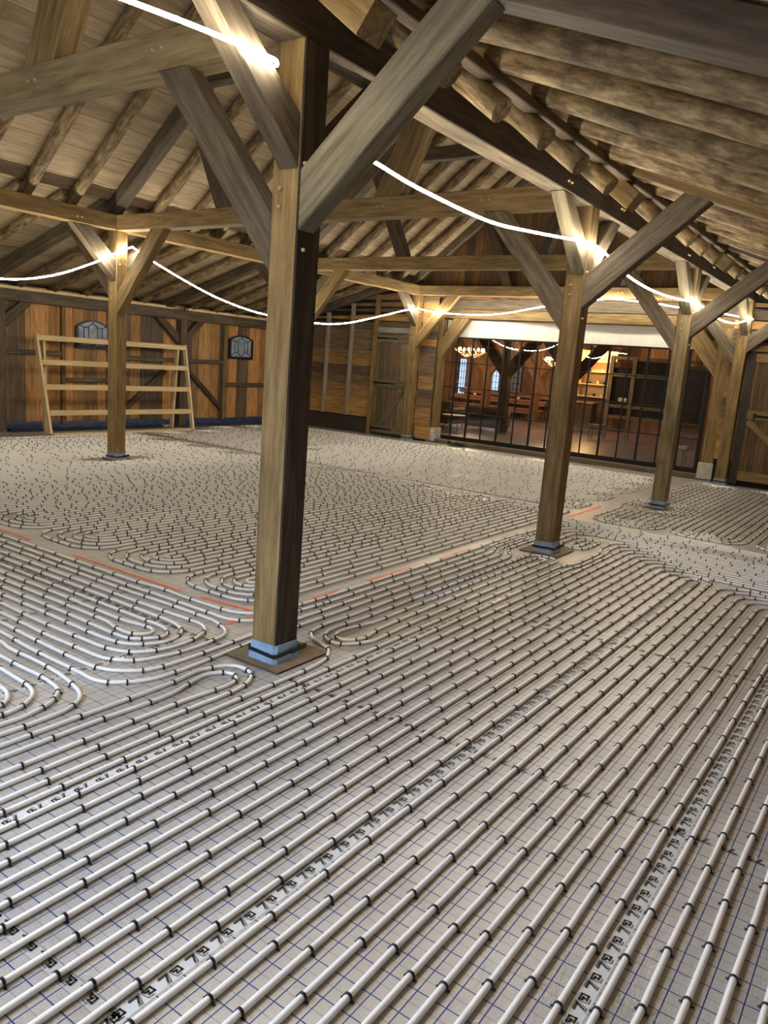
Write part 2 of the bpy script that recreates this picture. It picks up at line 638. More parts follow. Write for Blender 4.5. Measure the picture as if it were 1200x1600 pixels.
def boxpart(name, x0, x1, y0, y1, z0, z1, mat, parent=None, bev=.004):
    bm = bmesh.new()
    c = Vector(((x0 + x1) / 2, (y0 + y1) / 2, (z0 + z1) / 2))
    bmesh.ops.create_cube(bm, size=1)
    for v in bm.verts:
        v.co = Vector((v.co.x * (x1 - x0), v.co.y * (y1 - y0), v.co.z * (z1 - z0)))
    b_ = min(bev, (x1 - x0) * .3, (y1 - y0) * .3, (z1 - z0) * .3)
    if b_ > 0:
        bmesh.ops.bevel(bm, geom=list(bm.edges), offset=b_, segments=1, affect='EDGES')
    me = bpy.data.meshes.new(name)
    bm.to_mesh(me)
    bm.free()
    me.materials.append(MAT[mat])
    o = bpy.data.objects.new(name, me)
    COL.objects.link(o)
    mw = Matrix.Translation(c)
    o.matrix_world = mw
    PW[o.name] = mw
    if parent is not None:
        o.parent = parent
        o.matrix_parent_inverse = (Matrix.Translation(parent.location) if parent.type == 'EMPTY' else PW[parent.name]).inverted()
    return o


def set_parent(o, parent):
    o.parent = parent
    o.matrix_parent_inverse = (Matrix.Translation(parent.location) if parent.type == 'EMPTY' else PW[parent.name]).inverted()


# ------------------------------------------------------------------ key dimensions
PW_ = .19                      # post side
HB, HT = 3.30, 3.51            # underside and top of plates and ties
YL0, YL1 = 7.00, 7.19          # left arcade
YR = 3.595                     # ridge
NS = .78                       # nave roof slope
SR, SL = .36, .30              # slopes of the right and left aisle roofs
YW = 10.95                     # left wall face
XE = 12.22                     # end wall face
XG = 12.65                     # glazing


def nave_z(y):                 # underside of nave rafters
    return 3.50 + NS * (y if y < YR else (YL1 - y + 0.0))


def air_z(y):                  # underside of right aisle rafters
    return 3.665 + SR * y


def ail_z(y):                  # underside of left aisle rafters
    return 3.70 - SL * (y - 7.0)


# ------------------------------------------------------------------ setting: floor, walls, ceiling
mb = MB()
mb.box(-8, 12.35, -4.6, 11.05, -.06, 0)
struct(mb.build('floor', 'foil_board'))
mb = MB()
mb.box(12.70, 27, -2, 15, -.05, 0)
struct(mb.build('floor', 'hall_boards'))


def planks(name, axis, u0, u1, zb, zt, face, th, mat, wmin, wmax, level=False, seed=1, away=1):
    """cladding as separate planks in one structure mesh. axis 'y': wall across y (runs in x)"""
    rr = random.Random(seed)
    mb = MB()

    def bx(a, b, z0, z1a, z1b, off):
        f0, f1 = face + off * away, face + (th + off) * away
        if axis == 'y':
            lo = [(a, f0, z0), (b, f0, z0), (b, f1, z0), (a, f1, z0)]
            hi = [(a, f0, z1a), (b, f0, z1b), (b, f1, z1b), (a, f1, z1a)]
        else:
            lo = [(f0, a, z0), (f0, b, z0), (f1, b, z0), (f1, a, z0)]
            hi = [(f0, a, z1a), (f0, b, z1b), (f1, b, z1b), (f1, a, z1a)]
        mb.hexa(lo, hi)
    T = zt if callable(zt) else (lambda u: zt)
    if not level:
        u = u0
        while u < u1 - .02:
            q = min(u1, u + rr.uniform(wmin, wmax))
            bx(u + .002, q - .002, zb, T(u), T(q), rr.uniform(0, .012))
            u = q
    else:
        top = max(T(u0), T(u1), T((u0 + u1) / 2))
        z = zb
        while z < top - .02:
            q = min(top, z + rr.uniform(wmin, wmax))
            # extent of this course under the roof line
            us = [u0 + (u1 - u0) * i / 60 for i in range(61)]
            ok = [a for a in us if T(a) >= z + .01]
            if ok:
                a, b = min(ok), max(ok)
                bx(a, b, z + .002, min(q - .002, T(a)), min(q - .002, T(b)), rr.uniform(0, .012))
            z = q
    o = mb.build(name, mat)
    return struct(o)


# left wall: upright boards in mixed tones
planks('wall_left', 'y', -8, 12.3, .12, 2.62, YW, .03, 'cladding_upright', .14, .34, seed=11)
mb = MB()
mb.box(-8, 12.4, YW + .04, YW + .2, 0, 2.9)
struct(mb.build('wall_left', 'dark_gap'))
# end wall left of the glazing: level boards
planks('wall_end', 'x', 7.0, 10.95, .40, lambda y: ail_z(y) + .12, XE, .03, 'cladding_level', .13, .24, level=True, seed=5)
planks('wall_end', 'x', 6.6, 7.2, .05, 3.3, XE + .02, .03, 'cladding_level', .14, .26, level=True, seed=8)
planks('wall_end', 'x', -4.3, 0.3, .45, lambda y: min(3.3, air_z(y) + .12), XE, .03, 'cladding_level', .15, .26, level=True, seed=9)
planks('wall_gable', 'x', 0.1, 7.1, 3.28, lambda y: nave_z(y) + .16, XE, .03, 'cladding_gable', .14, .26, seed=21)
mb = MB()
mb.box(XE + .05, XE + .12, 6.7, 11.1, 0, 3.9)
mb.box(XE + .05, XE + .12, -4.5, .3, 0, 3.9)
mb.box(XE + .05, XE + .12, .2, 7.0, 3.3, 6.6)
struct(mb.build('wall_end', 'dark_gap'))
planks('baseboard_end', 'x', 7.0, 10.95, .0, .38, XE - .025, .02, 'dark_skirting', .5, .9, seed=2)
# reveals on both sides of the glazing
mb = MB()
mb.box(12.30, 12.75, 6.70, 6.76, 0, 3.3)
mb.box(12.30, 12.75, .18, .26, 0, 3.3)
struct(mb.build('wall_reveal', 'oak_dark'))
# walls out of view behind and to the right of the camera
planks('wall_right', 'y', -8, 12.3, 0, 2.3, -4.45, .03, 'cladding_upright', .2, .35, seed=31, away=-1)
planks('wall_back', 'x', -4.5, -2.0, 0, 3.3, -8, .03, 'cladding_upright', .2, .35, seed=32, away=-1)
planks('wall_back', 'x', 1.0, 11, 0, 3.3, -8, .03, 'cladding_upright', .2, .35, seed=33, away=-1)
planks('wall_back', 'x', -2.0, 1.0, 2.6, 3.3, -8, .03, 'cladding_upright', .2, .35, seed=34, away=-1)
planks('wall_back', 'x', 0.0, 7.2, 3.3, lambda y: nave_z(y) + .16, -8, .03, 'cladding_upright', .2, .35, seed=35, away=-1)


def roof_boards(name, y0, y1, zf, seed):
    rr = random.Random(seed)
    mb = MB()
    n = max(1, int(abs(y1 - y0) * math.hypot(1, (zf(y1) - zf(y0)) / (y1 - y0)) / .235))
    for i in range(n):
        a = y0 + (y1 - y0) * i / n
        b = y0 + (y1 - y0) * (i + 1) / n
        g = (b - a) * .012
        a, b = a + g, b - g
        x = -8.0
        while x < 12.3:
            q = min(12.3, x + rr.choice((2.0, 2.67, 3.33, 4.0)))
            off = rr.uniform(0, .006)
            za, zb_ = zf(a) + off, zf(b) + off
            mb.hexa([(x, a, za), (q - .004, a, za), (q - .004, b, zb_), (x, b, zb_)],
                    [(x, a, za + .03), (q - .004, a, za + .03), (q - .004, b, zb_ + .03), (x, b, zb_ + .03)])
            x = q
    o = mb.build(name, 'roof_board')
    return struct(o)


RD = .17 * math.hypot(1, NS)
roof_boards('ceiling', 0, YR, lambda y: nave_z(y) + RD, 3)
roof_boards('ceiling', YR, 7.19, lambda y: 3.50 + NS * (YL1 - y) + RD, 4)
roof_boards('ceiling', -4.5, -.02, lambda y: air_z(y) + .175, 5)
roof_boards('ceiling', 7.21, 11.1, lambda y: ail_z(y) + .165, 6)

# ------------------------------------------------------------------ arcade posts
ORD = ['nearest', 'second', 'third', 'fourth']


def peg_mesh():
    mb = MB()
    mb.tube([(0, 0, -.02), (0, 0, .012), (0, 0, .018)], [.0105, .0105, .007], 8)
    o = mb.build('peg', 'peg_wood', smooth=False)
    me = o.data
    bpy.data.objects.remove(o)
    return me


PEG = peg_mesh()


def peg(parent, loc, nrm):
    o = bpy.data.objects.new('peg', PEG)
    COL.objects.link(o)
    o.matrix_world = Vector(nrm).to_track_quat('Z', 'Y').to_matrix().to_4x4()
    o.location = loc
    set_parent(o, parent)
    return o


def arcade_post(x, y, mat, label, wrap_top=.118, detail=True, side=-1):
    r = empty('arcade_post', (x + PW_ / 2, y + PW_ / 2, 0), label, 'post')
    cx, cy = x + PW_ / 2, y + PW_ / 2
    sh = timber('shaft', (cx, cy, .03), (cx, cy, HB), PW_, PW_, mat, r, upv=(1, 0, 0), cham=.008, wob=.003)
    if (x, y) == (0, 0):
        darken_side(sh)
    # foam sleeve taped round the foot
    rr = random.Random(int(x * 10 + y))
    mb = MB()
    e = PW_ / 2
    rings = []
    hh = [0.0, .02, .045, .07, wrap_top * .8, wrap_top]
    for k, h in enumerate(hh):
        o_ = e + (.020 if k < 2 else .014 if k < 4 else .010)
        c = .022
        ring = [(-o_ + c, -o_), (o_ - c, -o_), (o_, -o_ + c), (o_, o_ - c), (o_ - c, o_), (-o_ + c, o_), (-o_, o_ - c), (-o_, -o_ + c)]
        rings.append([(cx + a + rr.uniform(-.002, .002), cy + b_ + rr.uniform(-.002, .002), h + (rr.uniform(-.006, .006) if k == len(hh) - 1 else 0)) for a, b_ in ring])
    v = [p for q in rings for p in q]
    f = []
    for k in range(len(hh) - 1):
        for j in range(8):
            f.append((k * 8 + j, k * 8 + (j + 1) % 8, (k + 1) * 8 + (j + 1) % 8, (k + 1) * 8 + j))
    f.append(tuple(40 + j for j in range(8)))
    s = obj('foam_sleeve', v, f, 'blue_foam' if x < 1 else 'grey_foam', r)
    mb = MB()
    o_ = e + .021
    c = .02
    ring = [(-o_ + c, -o_), (o_ - c, -o_), (o_, -o_ + c), (o_, o_ - c), (o_ - c, o_), (-o_ + c, o_), (-o_, o_ - c), (-o_, -o_ + c)]
    vv = []
    for h in (.050, .074):
        for k, (a, b_) in enumerate(ring):
            vv.append((cx + a, cy + b_, h + .006 * math.sin(k * 1.4 + x)))
    ff = [(j, (j + 1) % 8, 8 + (j + 1) % 8, 8 + j) for j in range(8)]
    t = obj('tape_band', vv, ff, 'black_plastic', r)
    # loose tape tail sticking out on the camera side
    mb = MB()
    z0, z1 = .048, .080
    mb.hexa([(cx + e * .2, cy - e - .022, z0), (cx + e + .045, cy - e - .030, z0 + .012), (cx + e + .045, cy - e - .034, z0 + .012), (cx + e * .2, cy - e - .025, z0)],
            [(cx + e * .2, cy - e - .022, z1), (cx + e + .045, cy - e - .030, z1 + .010), (cx + e + .045, cy - e - .034, z1 + .010), (cx + e * .2, cy - e - .025, z1)])
    mb.build('tape_tail', 'black_plastic', s)
    return r


posts = {}
post_spec = [
    ('P', 0, 'oak_golden', 'nearest and largest square oak post, its foot wrapped in light blue foam'),
    ('P', 4, 'oak_brown', 'brown oak post, second in the right row, before the middle of the glazed wall'),
    ('P', 8, 'oak_knotty', 'knotty cracked oak post, third in the right row, before the glazed wall'),
    ('P', 12, 'oak_golden', 'oak post at the far right end of the right row, against the barn door wall'),
    ('L', 4, 'oak_golden', 'oak post standing in front of the pale leaning pine frame on the left'),
    ('L', 8, 'oak_golden', 'oak post of the left row hidden behind the nearest big post'),
    ('L', 12, 'oak_golden', 'pale oak post beside the narrow plank door at the far end'),
]
for row, x, mt_, lab in post_spec:
    posts[(row, x)] = arcade_post(x, 0 if row == 'P' else YL0, mt_, lab)
posts[('P', -4)] = arcade_post(-4, 0, 'oak_golden', 'oak post of the right row behind the camera')

# pegs: near the feet of the braces
for k, x in enumerate((0, 4, 8, 12)):
    p = posts[('P', x)]
    for z in (2.72, 2.63):
        peg(p, (x + .03, 0, z), (0, -1, 0))
        peg(p, (x, .12, z - .12), (-1, 0, 0))
    if x < 12:
        peg(p, (x + .05, 0, 2.30), (0, -1, 0))
for x in (4, 12):
    p = posts[('L', x)]
    for z in (2.93, 2.84):
        peg(p, (x + .06, YL0, z), (0, -1, 0))
        peg(p, (x + .15, YL0, z), (0, -1, 0))
    for z in (2.45, 2.36):
        peg(p, (x, YL0 + .10, z), (-1, 0, 0))

# hardboard mats under the free-standing posts
for x, y, lab, s in ((0, 0, 'brown hardboard sheet lying round the foot of the nearest post', 1), (4, 0, 'brown hardboard sheet round the foot of the second right post', 1),
                     (8, 0, 'brown hardboard sheet round the foot of the knotty third post', .9), (4, 7, 'crumpled brown hardboard sheet round the foot of the left post', .8)):
    mb = MB()
    cx, cy = x + PW_ / 2 + .045, y + PW_ / 2 + .012
    h = .225 * s
    g = 6
    rr = random.Random(x + 3 * y)
    for sgn, z in ((1, .010), (-1, .004)):
        k0 = len(mb.v)
        for i in range(g + 1):
            for j in range(g + 1):
                zz = z + (.012 * max(0, (i / g - .6)) if True else 0) + rr.uniform(0, .002) * (1 if z > .008 else 0)
                mb.v.append((cx - h + 2 * h * i / g, cy - h * .92 + 2 * h * .92 * j / g, zz))
        for i in range(g):
            for j in range(g):
                q = k0 + i * (g + 1) + j
                fa = (q, q + g + 1, q + g + 2, q + 1)
                mb.f.append(fa if sgn > 0 else fa[::-1])
                mb.m.append(0)
    tag(mb.build('floor_mat', 'hardboard'), lab, 'mat')

# ------------------------------------------------------------------ plates, ties
for y0, lab, mt_ in ((0.0, 'long dark oak plate beam along the tops of the right row of posts', 'oak_grey'), (YL0, 'long oak plate beam along the tops of the left row of posts', 'oak_golden')):
    r = empty('plate_beam', (2, y0 + PW_ / 2, HB), lab, 'beam')
    sh = timber('shaft', (-8, y0 + PW_ / 2, (HB + HT) / 2), (12.19, y0 + PW_ / 2, (HB + HT) / 2), PW_, HT - HB, mt_, r, wob=.003)
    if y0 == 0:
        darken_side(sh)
    for x in (0, 4, 8, 12):
        for dx in (-.62, -.55, .75, .82):
            xx = x + dx
            if xx < 12.1:
                peg(r, (xx, y0, HB + .10 + .02 * math.copysign(1, dx)), (0, -1, 0))
tie_lab = {0: 'nearest heavy tie beam crossing the top left corner above the nearest post', 4: 'second tie beam crossing from the left post to the second right post, golden brown',
           8: 'third tie beam crossing level with the far roof, brown', 12: 'farthest tie beam, running above the plank door and the glazed wall', -4: 'tie beam behind the camera'}
for x in (-4, 0, 4, 8, 12):
    r = empty('tie_beam', (x + PW_ / 2, YR, HB), tie_lab[x], 'beam')
    timber('shaft', (x + PW_ / 2, PW_, (HB + HT) / 2 + .001), (x + PW_ / 2, YL0, (HB + HT) / 2 + .001), PW_, HT - HB, 'oak_golden' if x != 0 else 'oak_pale', r, wob=.003)
    if x >= 0:
        for yy in (1.08, 1.16, 2.36, 2.44, 4.66, 4.74, 6.02, 6.10):
            peg(r, (x, yy, HB + .11), (-1, 0, 0))

# ------------------------------------------------------------------ braces
BT = .13
bl = {('P', 0): 'nearest post', ('P', 4): 'second right post', ('P', 8): 'knotty third post', ('P', 12): 'far right post',
      ('L', 4): 'post before the pine frame', ('L', 8): 'hidden left post', ('L', 12): 'plank door post', ('P', -4): 'post behind the camera'}


def brace(quad, axis, a0, a1, mt_, lab):
    o = plate_prism('brace', quad, axis, a0, a1, mt_)
    tag(o, lab, 'brace')
    return o


for (row, x), who in bl.items():
    mt1 = 'oak_grey'
    if row == 'P':
        if x >= 0:
            # outward brace to the aisle rafter
            brace([(0, 2.39), (0, 2.69), (-.80, air_z(-.80)), (-1.03, air_z(-1.03))], 'x', x + .004, x + .004 + BT, 'oak_weathered' if x == 0 else 'oak_grey', 'weathered brace rising outwards to the right from the ' + who)
            # inward brace to the tie
            brace([(.19, 2.18), (.19, 2.48), (.89, 3.3), (1.13, 3.3)], 'x', x + .004, x + .004 + BT, 'oak_grey', 'grey brace from the tie beam down to the left of the ' + who)
            brace([(x, 2.69), (x, 2.95), (x - .45, 3.3), (x - .66, 3.3)], 'y', .01, .01 + BT, 'oak_grey' if x == 0 else 'oak_weathered', 'short brace on the near side of the %s, up to the plate beam' % who)
        if x < 12:
            brace([(x + .19, 2.55), (x + .19, 2.83), (x + .70, 3.3), (x + .93, 3.3)], 'y', .05, .05 + BT, 'oak_grey', 'brace on the far side of the %s, up to the plate beam' % who)
    else:
        brace([(YL0, 2.12), (YL0, 2.43), (6.27, 3.3), (5.98, 3.3)], 'x', x + .004, x + .004 + BT, 'oak_golden', 'brace rising to the tie beam, on the right of the ' + who)
        brace([(x, 2.60), (x, 2.92), (x - .42, 3.3), (x - .70, 3.3)], 'y', YL0 + .01, YL0 + .01 + BT, 'oak_grey', 'near-side brace of the %s, up to the left plate beam' % who)
        if x < 12:
            brace([(x + .19, 2.60), (x + .19, 2.92), (x + .61, 3.3), (x + .89, 3.3)], 'y', YL0 + .03, YL0 + .03 + BT, 'oak_grey', 'far-side brace of the %s, up to the left plate beam' % who)
            brace([(YL1, 2.35), (YL1, 2.65), (YL1 + .80, ail_z(YL1 + .80)), (YL1 + 1.03, ail_z(YL1 + 1.03))], 'x', x + .04, x + .04 + BT, 'oak_dark', 'dark brace rising to the left lean-to roof from the ' + who)

# struts and collars of the roof trusses
tn = {0: 'nearest truss', 4: 'second truss', 8: 'third truss', 12: 'gable truss'}
for x in (0, 4, 8, 12):
    cx = x + PW_ / 2
    for yb, yt, sd in ((2.35, 1.72, 'right'), (4.84, 5.47, 'left')):
        zt_ = 3.50 + NS * 1.72 + .02
        n = Vector((0, -NS, 1)) if sd == 'right' else Vector((0, NS, 1))
        pl = Vector((0, yt, zt_))
        o = timber('strut', (cx, yb, HT), (cx, yt, zt_), .17, .30 if x in (0, 4) else .2, 'oak_golden' if x in (0, 4) and sd == 'right' else 'oak_dark', None, upv=(0, 1, 0), cut0=((0, 0, HT), (0, 0, 1)), cut1=(pl, n))
        tag(o, 'slanting %s strut standing on the tie beam of the %s' % (sd, tn[x]), 'strut')
for x in (4, 8):
    cx = x + PW_ / 2
    zc = 5.1
    yy = (zc - .1 - 3.5) / NS
    o = timber('collar_beam', (cx, yy, zc), (cx, 7.19 - yy, zc), .16, .2, 'oak_dark')
    tag(o, 'dark collar beam high in the %s' % tn[x], 'beam')

# ------------------------------------------------------------------ rafters
bayn = {-4: 'bay nearest the camera', 0: 'bay between the nearest and second posts', 4: 'bay between the second and third posts', 8: 'farthest bay'}


def nave_pt(y, off):
    return Vector((0, y, nave_z(y) + off)) if y <= YR else Vector((0, y, 3.50 + NS * (YL1 - y) + off))


def nave_rafter(cx, side, round_, lab, grp=None, seed=0):
    hd = math.hypot(1, NS)
    off = .085 * hd
    if side == 'right':
        a, bb = Vector((cx, -.36, nave_z(-.36) + off)), Vector((cx, YR, nave_z(YR) + off))
    else:
        a, bb = Vector((cx, 7.40, 3.50 + NS * (YL1 - 7.40) + off)), Vector((cx, YR, nave_z(YR) + off))
    if round_:
        o = log('log_rafter', a, bb + (a - bb).normalized() * .07, .078, seed=seed)
    else:
        o = timber('principal_rafter', a, bb, .19, .17, 'oak_grey' if side == 'left' else 'oak_golden', cut1=((0, YR, 0), (0, 1, 0)))
    tag(o, lab, 'rafter', grp)
    return o


sd = 100
for x in (-4, 0, 4, 8, 12):
    cx = x + PW_ / 2
    nm = {-4: 'truss behind the camera', **tn}[x]
    nave_rafter(cx, 'right', False, 'squared right-hand rafter of the ' + nm)
    nave_rafter(cx, 'left', False, 'squared left-hand rafter of the ' + nm)
    # squared rafters of the aisles
    a = Vector((cx, -.12, air_z(-.12) + .08))
    bb = Vector((cx, -4.45, air_z(-4.45) + .08))
    o = timber('aisle_rafter', a, bb, .20, .16, 'oak_golden' if x == 4 else 'oak_dark')
    tag(o, 'squared rafter of the right lean-to roof at the ' + nm, 'rafter')
    if x > -4:
        a = Vector((cx, 7.22, ail_z(7.22) + .075))
        bb = Vector((cx, 10.95, ail_z(10.95) + .075))
        o = timber('aisle_rafter', a, bb, .18, .15, 'oak_grey')
        tag(o, 'squared rafter of the left lean-to roof at the ' + nm, 'rafter')
    if x == 12:
        continue
    ordn = ('first', 'second', 'third', 'fourth', 'fifth')
    for j in range(5):
        lx = cx + (4.0 / 6) * (j + 1)
        sd += 1
        wh = '%s log rafter beyond the %s, ' % (ordn[j], nm.replace('the camera', 'camera'))
        nave_rafter(lx, 'right', True, wh + 'right slope of the main roof', 'log rafters on the right slope of the main roof', sd)
        nave_rafter(lx, 'left', True, wh + 'left slope of the main roof', 'log rafters on the left slope of the main roof', sd + 50)
        rr = random.Random(sd)
        r_ = rr.uniform(.070, .088)
        o = log('log_rafter', (lx, -.02, air_z(-.02) + .083), (lx, -4.45, air_z(-4.45) + .083), r_, seed=sd + 200)
        tag(o, wh + 'right lean-to roof', 'rafter', 'log rafters of the right lean-to roof')
        if x >= 0 or j > 1:
            o = log('log_rafter', (lx, 7.22, ail_z(7.22) + .078), (lx, 10.95, ail_z(10.95) + .078), .07, seed=sd + 300)
            tag(o, wh + 'left lean-to roof', 'rafter', 'log rafters of the left lean-to roof')
# purlin carrying the heads of the right aisle rafters, on the rafter tails
o = timber('purlin', (-8, -.26, air_z(-.26) - .035), (12.15, -.26, air_z(-.26) - .035), .10, .07, 'oak_dark')
tag(o, 'thin dark purlin resting on the log ends above the right plate beam', 'beam')

# ------------------------------------------------------------------ left wall timbering
F = YW - .001
o = timber('eave_beam', (4.0 - 8, F - .09, 2.43), (12.2, F - .09, 2.43), .18, .20, 'oak_grey')
tag(o, 'grey eave beam along the top of the left wall', 'beam')
for a, b_ in ((-4, 8.2), (8.62, 12.2)):
    o = timber('cover_board', (a, F - .10, 2.56), (b_, F - .10, 2.56), .12, .055, 'new_pine')
    tag(o, 'pale board lying on the eave beam, ' + ('left of the wall post' if a < 0 else 'right of the wall post'), 'board')
for x in (4.36, 8.50):
    o = timber('wall_post', (x, F - .09, .0), (x, F - .09, 2.33), .18 if x > 5 else .2, .18, 'oak_dark' if x > 5 else 'oak_grey', upv=(1, 0, 0))
    tag(o, 'dark wall post between the two small arched windows' if x > 5 else 'grey wall post at the left edge of the picture', 'post')
for q, lab in (([(7.78, 2.33), (8.0, 2.33), (8.41, 2.02), (8.41, 1.78)], 'dark brace left of the wall post between the arched windows'),
               ([(9.14, 2.33), (8.92, 2.33), (8.59, 2.02), (8.59, 1.80)], 'dark brace right of the wall post between the arched windows'),
               ([(5.0, 2.33), (4.78, 2.33), (4.46, 2.07), (4.46, 1.82)], 'grey brace beside the wall post at the left edge')):
    brace(q, 'y', F - .13, F - .03, 'oak_dark', lab)
rails = [((4.46, 1.44), (5.62, 1.45), 'upper rail left of the first arched window'), ((7.0, 1.44), (8.41, 1.45), 'upper rail left of the dark wall post'), ((8.59, 1.45), (9.78, 1.46), 'upper rail right of the dark wall post'),
         ((9.86, .95), (12.2, .97), 'lower rail under the second arched window'), ((5.72, .955), (6.9, .97), 'lower rail under the first arched window')]
for (x0, z0), (x1, z1), lab in rails:
    o = timber('wall_rail', (x0, F - .035, z0), (x1, F - .035, z1), .07, .085, 'oak_grey')
    tag(o, 'horizontal timber on the left wall, ' + lab, 'rail')
for x0, z0, z1, lab in ((5.66, .12, 2.33, 'beside the first arched window'), (9.82, .12, 2.33, 'beside the second arched window')):
    o = timber('wall_stud', (x0, F - .04, z0), (x0, F - .04, z1), .08, .08, 'oak_golden', upv=(1, 0, 0))
    tag(o, 'upright timber on the left wall ' + lab, 'stud')
for (x0, z0), (x1, z1), lab in (((8.70, 1.27), (9.78, .38), 'sloping down to the right from the dark wall post'), ((8.10, 1.22), (7.05, .36), 'behind the pine frame, sloping down to the left')):
    o = timber('wall_brace', (x0, F - .038, z0), (x1, F - .038, z1), .07, .10, 'oak_dark')
    tag(o, 'rough diagonal wall timber ' + lab, 'brace')


def leaded_window(idx, x0, x1, zb, zs, zt):
    """small window with a segmental head and leaded panes"""
    r = empty('window_%d' % idx, ((x0 + x1) / 2, F, zb))
    struct(r)
    y = F - .03
    cxx = (x0 + x1) / 2
    hw = (x1 - x0) / 2

    def outline(ins, yy):
        pts = [(x0 + ins, zb + ins), (x1 - ins, zb + ins)]
        k = 10
        for i in range(k + 1):
            t = i / k
            xx = (x1 - ins) + (x0 - x1 + 2 * ins) * t
            u = (xx - cxx) / hw
            pts.append((xx, zs - ins * .6 + (zt - zs) * (1 - u * u)))
        return [(a, yy, c) for a, c in pts]
    po, pi_ = outline(0, y - .02), outline(.055, y - .02)
    qo, qi = outline(0, F), outline(.055, F)
    n = len(po)
    v = po + pi_ + qo + qi
    f = []
    for i in range(n):
        j = (i + 1) % n
        f += [(i, j, n + j, n + i), (2 * n + i, i, j, 2 * n + j)[::-1], (n + i, n + j, 3 * n + j, 3 * n + i)]
    obj('frame', v, f, 'lead_black', r)
    g = outline(.05, y)
    pn = obj('pane', g, [tuple(range(len(g)))], 'window_glass', r)
    mb = MB()
    zz = zb + .055
    H = zt - zb
    lines = [[(-1, .22), (-.5, .22), (0, .5), (0, 1)], [(1, .22), (.5, .22)], ]
    def P(u, t):
        return (cxx + u * (hw - .05), y - .006, zb + .05 + t * (H - .10))
    segs = [((-.62, .78), (-.62, .22)), ((.62, .78), (.62, .22)), ((-.30, .82), (-.30, .22)), ((.30, .82), (.30, .22)),
            ((-.62, .78), (-1, .92)), ((.62, .78), (1, .92)), ((-.62, .22), (-1, 0)), ((.62, .22), (1, 0)),
            ((-.30, .82), (0, 1.0)), ((.30, .82), (0, 1.0)), ((-.62, .78), (-.30, .82)), ((.62, .78), (.30, .82)),
            ((-.62, .22), (-.30, .22)), ((.62, .22), (.30, .22)), ((-.30, .22), (0, 0)), ((.30, .22), (0, 0))]
    for a, b_ in segs:
        mb.tube([P(*a), P(*b_)], .009, 5)
    mb.build('lead_bars', 'lead_black', pn)
    return r


leaded_window(2, 5.94, 6.70, 1.57, 1.99, 2.13)
leaded_window(3, 9.98, 10.76, 1.56, 2.02, 2.12)

# blue sheeting along the foot of the left wall
mb = MB()
rr = random.Random(4)
prof = [(F - .012, .155), (F - .02, .10), (F - .05, .045), (F - .16, .02), (F - .27, .006)]
nx = 60
for i in range(nx + 1):
    x = 4.5 + (12.1 - 4.5) * i / nx
    for k, (yy, zz) in enumerate(prof):
        mb.v.append((x, yy - rr.uniform(0, .03) * (k > 1), zz + rr.uniform(-.006, .02) * (k < 4)))
for i in range(nx):
    for k in range(4):
        q = i * 5 + k
        mb.f.append((q, q + 1, q + 6, q + 5))
        mb.m.append(0)
tag(mb.build('plastic_sheet', 'blue_sheet'), 'dark blue plastic sheeting along the foot of the left wall', 'sheet')

# ------------------------------------------------------------------ pine rack leaning frame by the left wall
r = empty('timber_rack', (6.6, 10.3, 0), 'pale new pine frame with five crossbars leaning by the left wall', 'frame')


def lean(x, t):                # point on the leaning front, t 0..1
    return Vector((x + t * .02, 10.04 + .56 * t, .02 + 1.76 * t))


wd = .045
for x0, x1, nm in ((4.85, 4.90, 'l'), (8.16, 8.34, 'r')):
    timber('stile', lean(x0, 0), lean(x1, 1), .045, .09, 'new_pine', r, upv=(0, 1, 0), wob=0, cham=.003)
for x0, x1 in ((5.14, 5.10), (8.12, 8.22)):
    timber('back_stud', (x0, 10.68, 0), (x1, 10.66, 1.72), .045, .09, 'new_pine', r, upv=(0, 1, 0), wob=0, cham=.003)
for t in (.97, .725, .475, .215):
    a, b_ = lean(4.87 + t * .02, t), lean(8.16 + .17 * t, t + .003)
    a.y -= .035
    b_.y -= .035
    timber('crossbar', a, b_, .04, .095, 'new_pine', r, upv=(0, -.28, 1), wob=0, cham=.003)
timber('sole_plate', (4.86, 10.02, .022), (8.2, 10.10, .022), .10, .04, 'new_pine', r, wob=0, cham=.003)
o = timber('offcut', (7.95, 10.74, .03), (8.18, 10.74, .03), .09, .05, 'new_pine', wob=0)
tag(o, 'small pine block on the floor behind the right foot of the pine frame', 'offcut')

# ------------------------------------------------------------------ end wall: studs, plank door
for y0, y1, mt_, zb, lab in ((9.70, 9.81, 'grey_stud', .40, 'far left grey upright on the board wall left of the plank door'), (8.96, 9.04, 'grey_stud', .40, 'grey upright on the board wall, nearer the plank door')):
    y_ = (y0 + y1) / 2
    o = timber('wall_stud', (XE - .04, y_, zb), (XE - .04, y_ - .02, ail_z(y_) - .01), .10, .07, mt_, upv=(0, 1, 0))
    tag(o, lab, 'stud')
o = timber('door_post', (XE - .06, 8.27, .0), (XE - .06, 8.23, ail_z(8.27) - .01), .10, .10, 'oak_golden', upv=(0, 1, 0))
tag(o, 'tall pale hinge post on the left of the narrow plank door', 'post')


def hinge(name, y0, y1, z, x, parent):
    mb = MB()
    yy = [y0, y0 + (y1 - y0) * .55, y1]
    mb.hexa([(x - .008, y0, z - .022), (x - .008, y1, z - .012), (x, y1, z - .012), (x, y0, z - .022)],
            [(x - .008, y0, z + .022), (x - .008, y1, z + .012), (x, y1, z + .012), (x, y0, z + .022)])
    mb.box(x - .02, x, min(y0, y0 + .03 * (1 if y0 > y1 else -1)), max(y0, y0 + .03 * (1 if y0 > y1 else -1)), z - .05, z + .05)
    return mb.build(name, 'iron', parent)


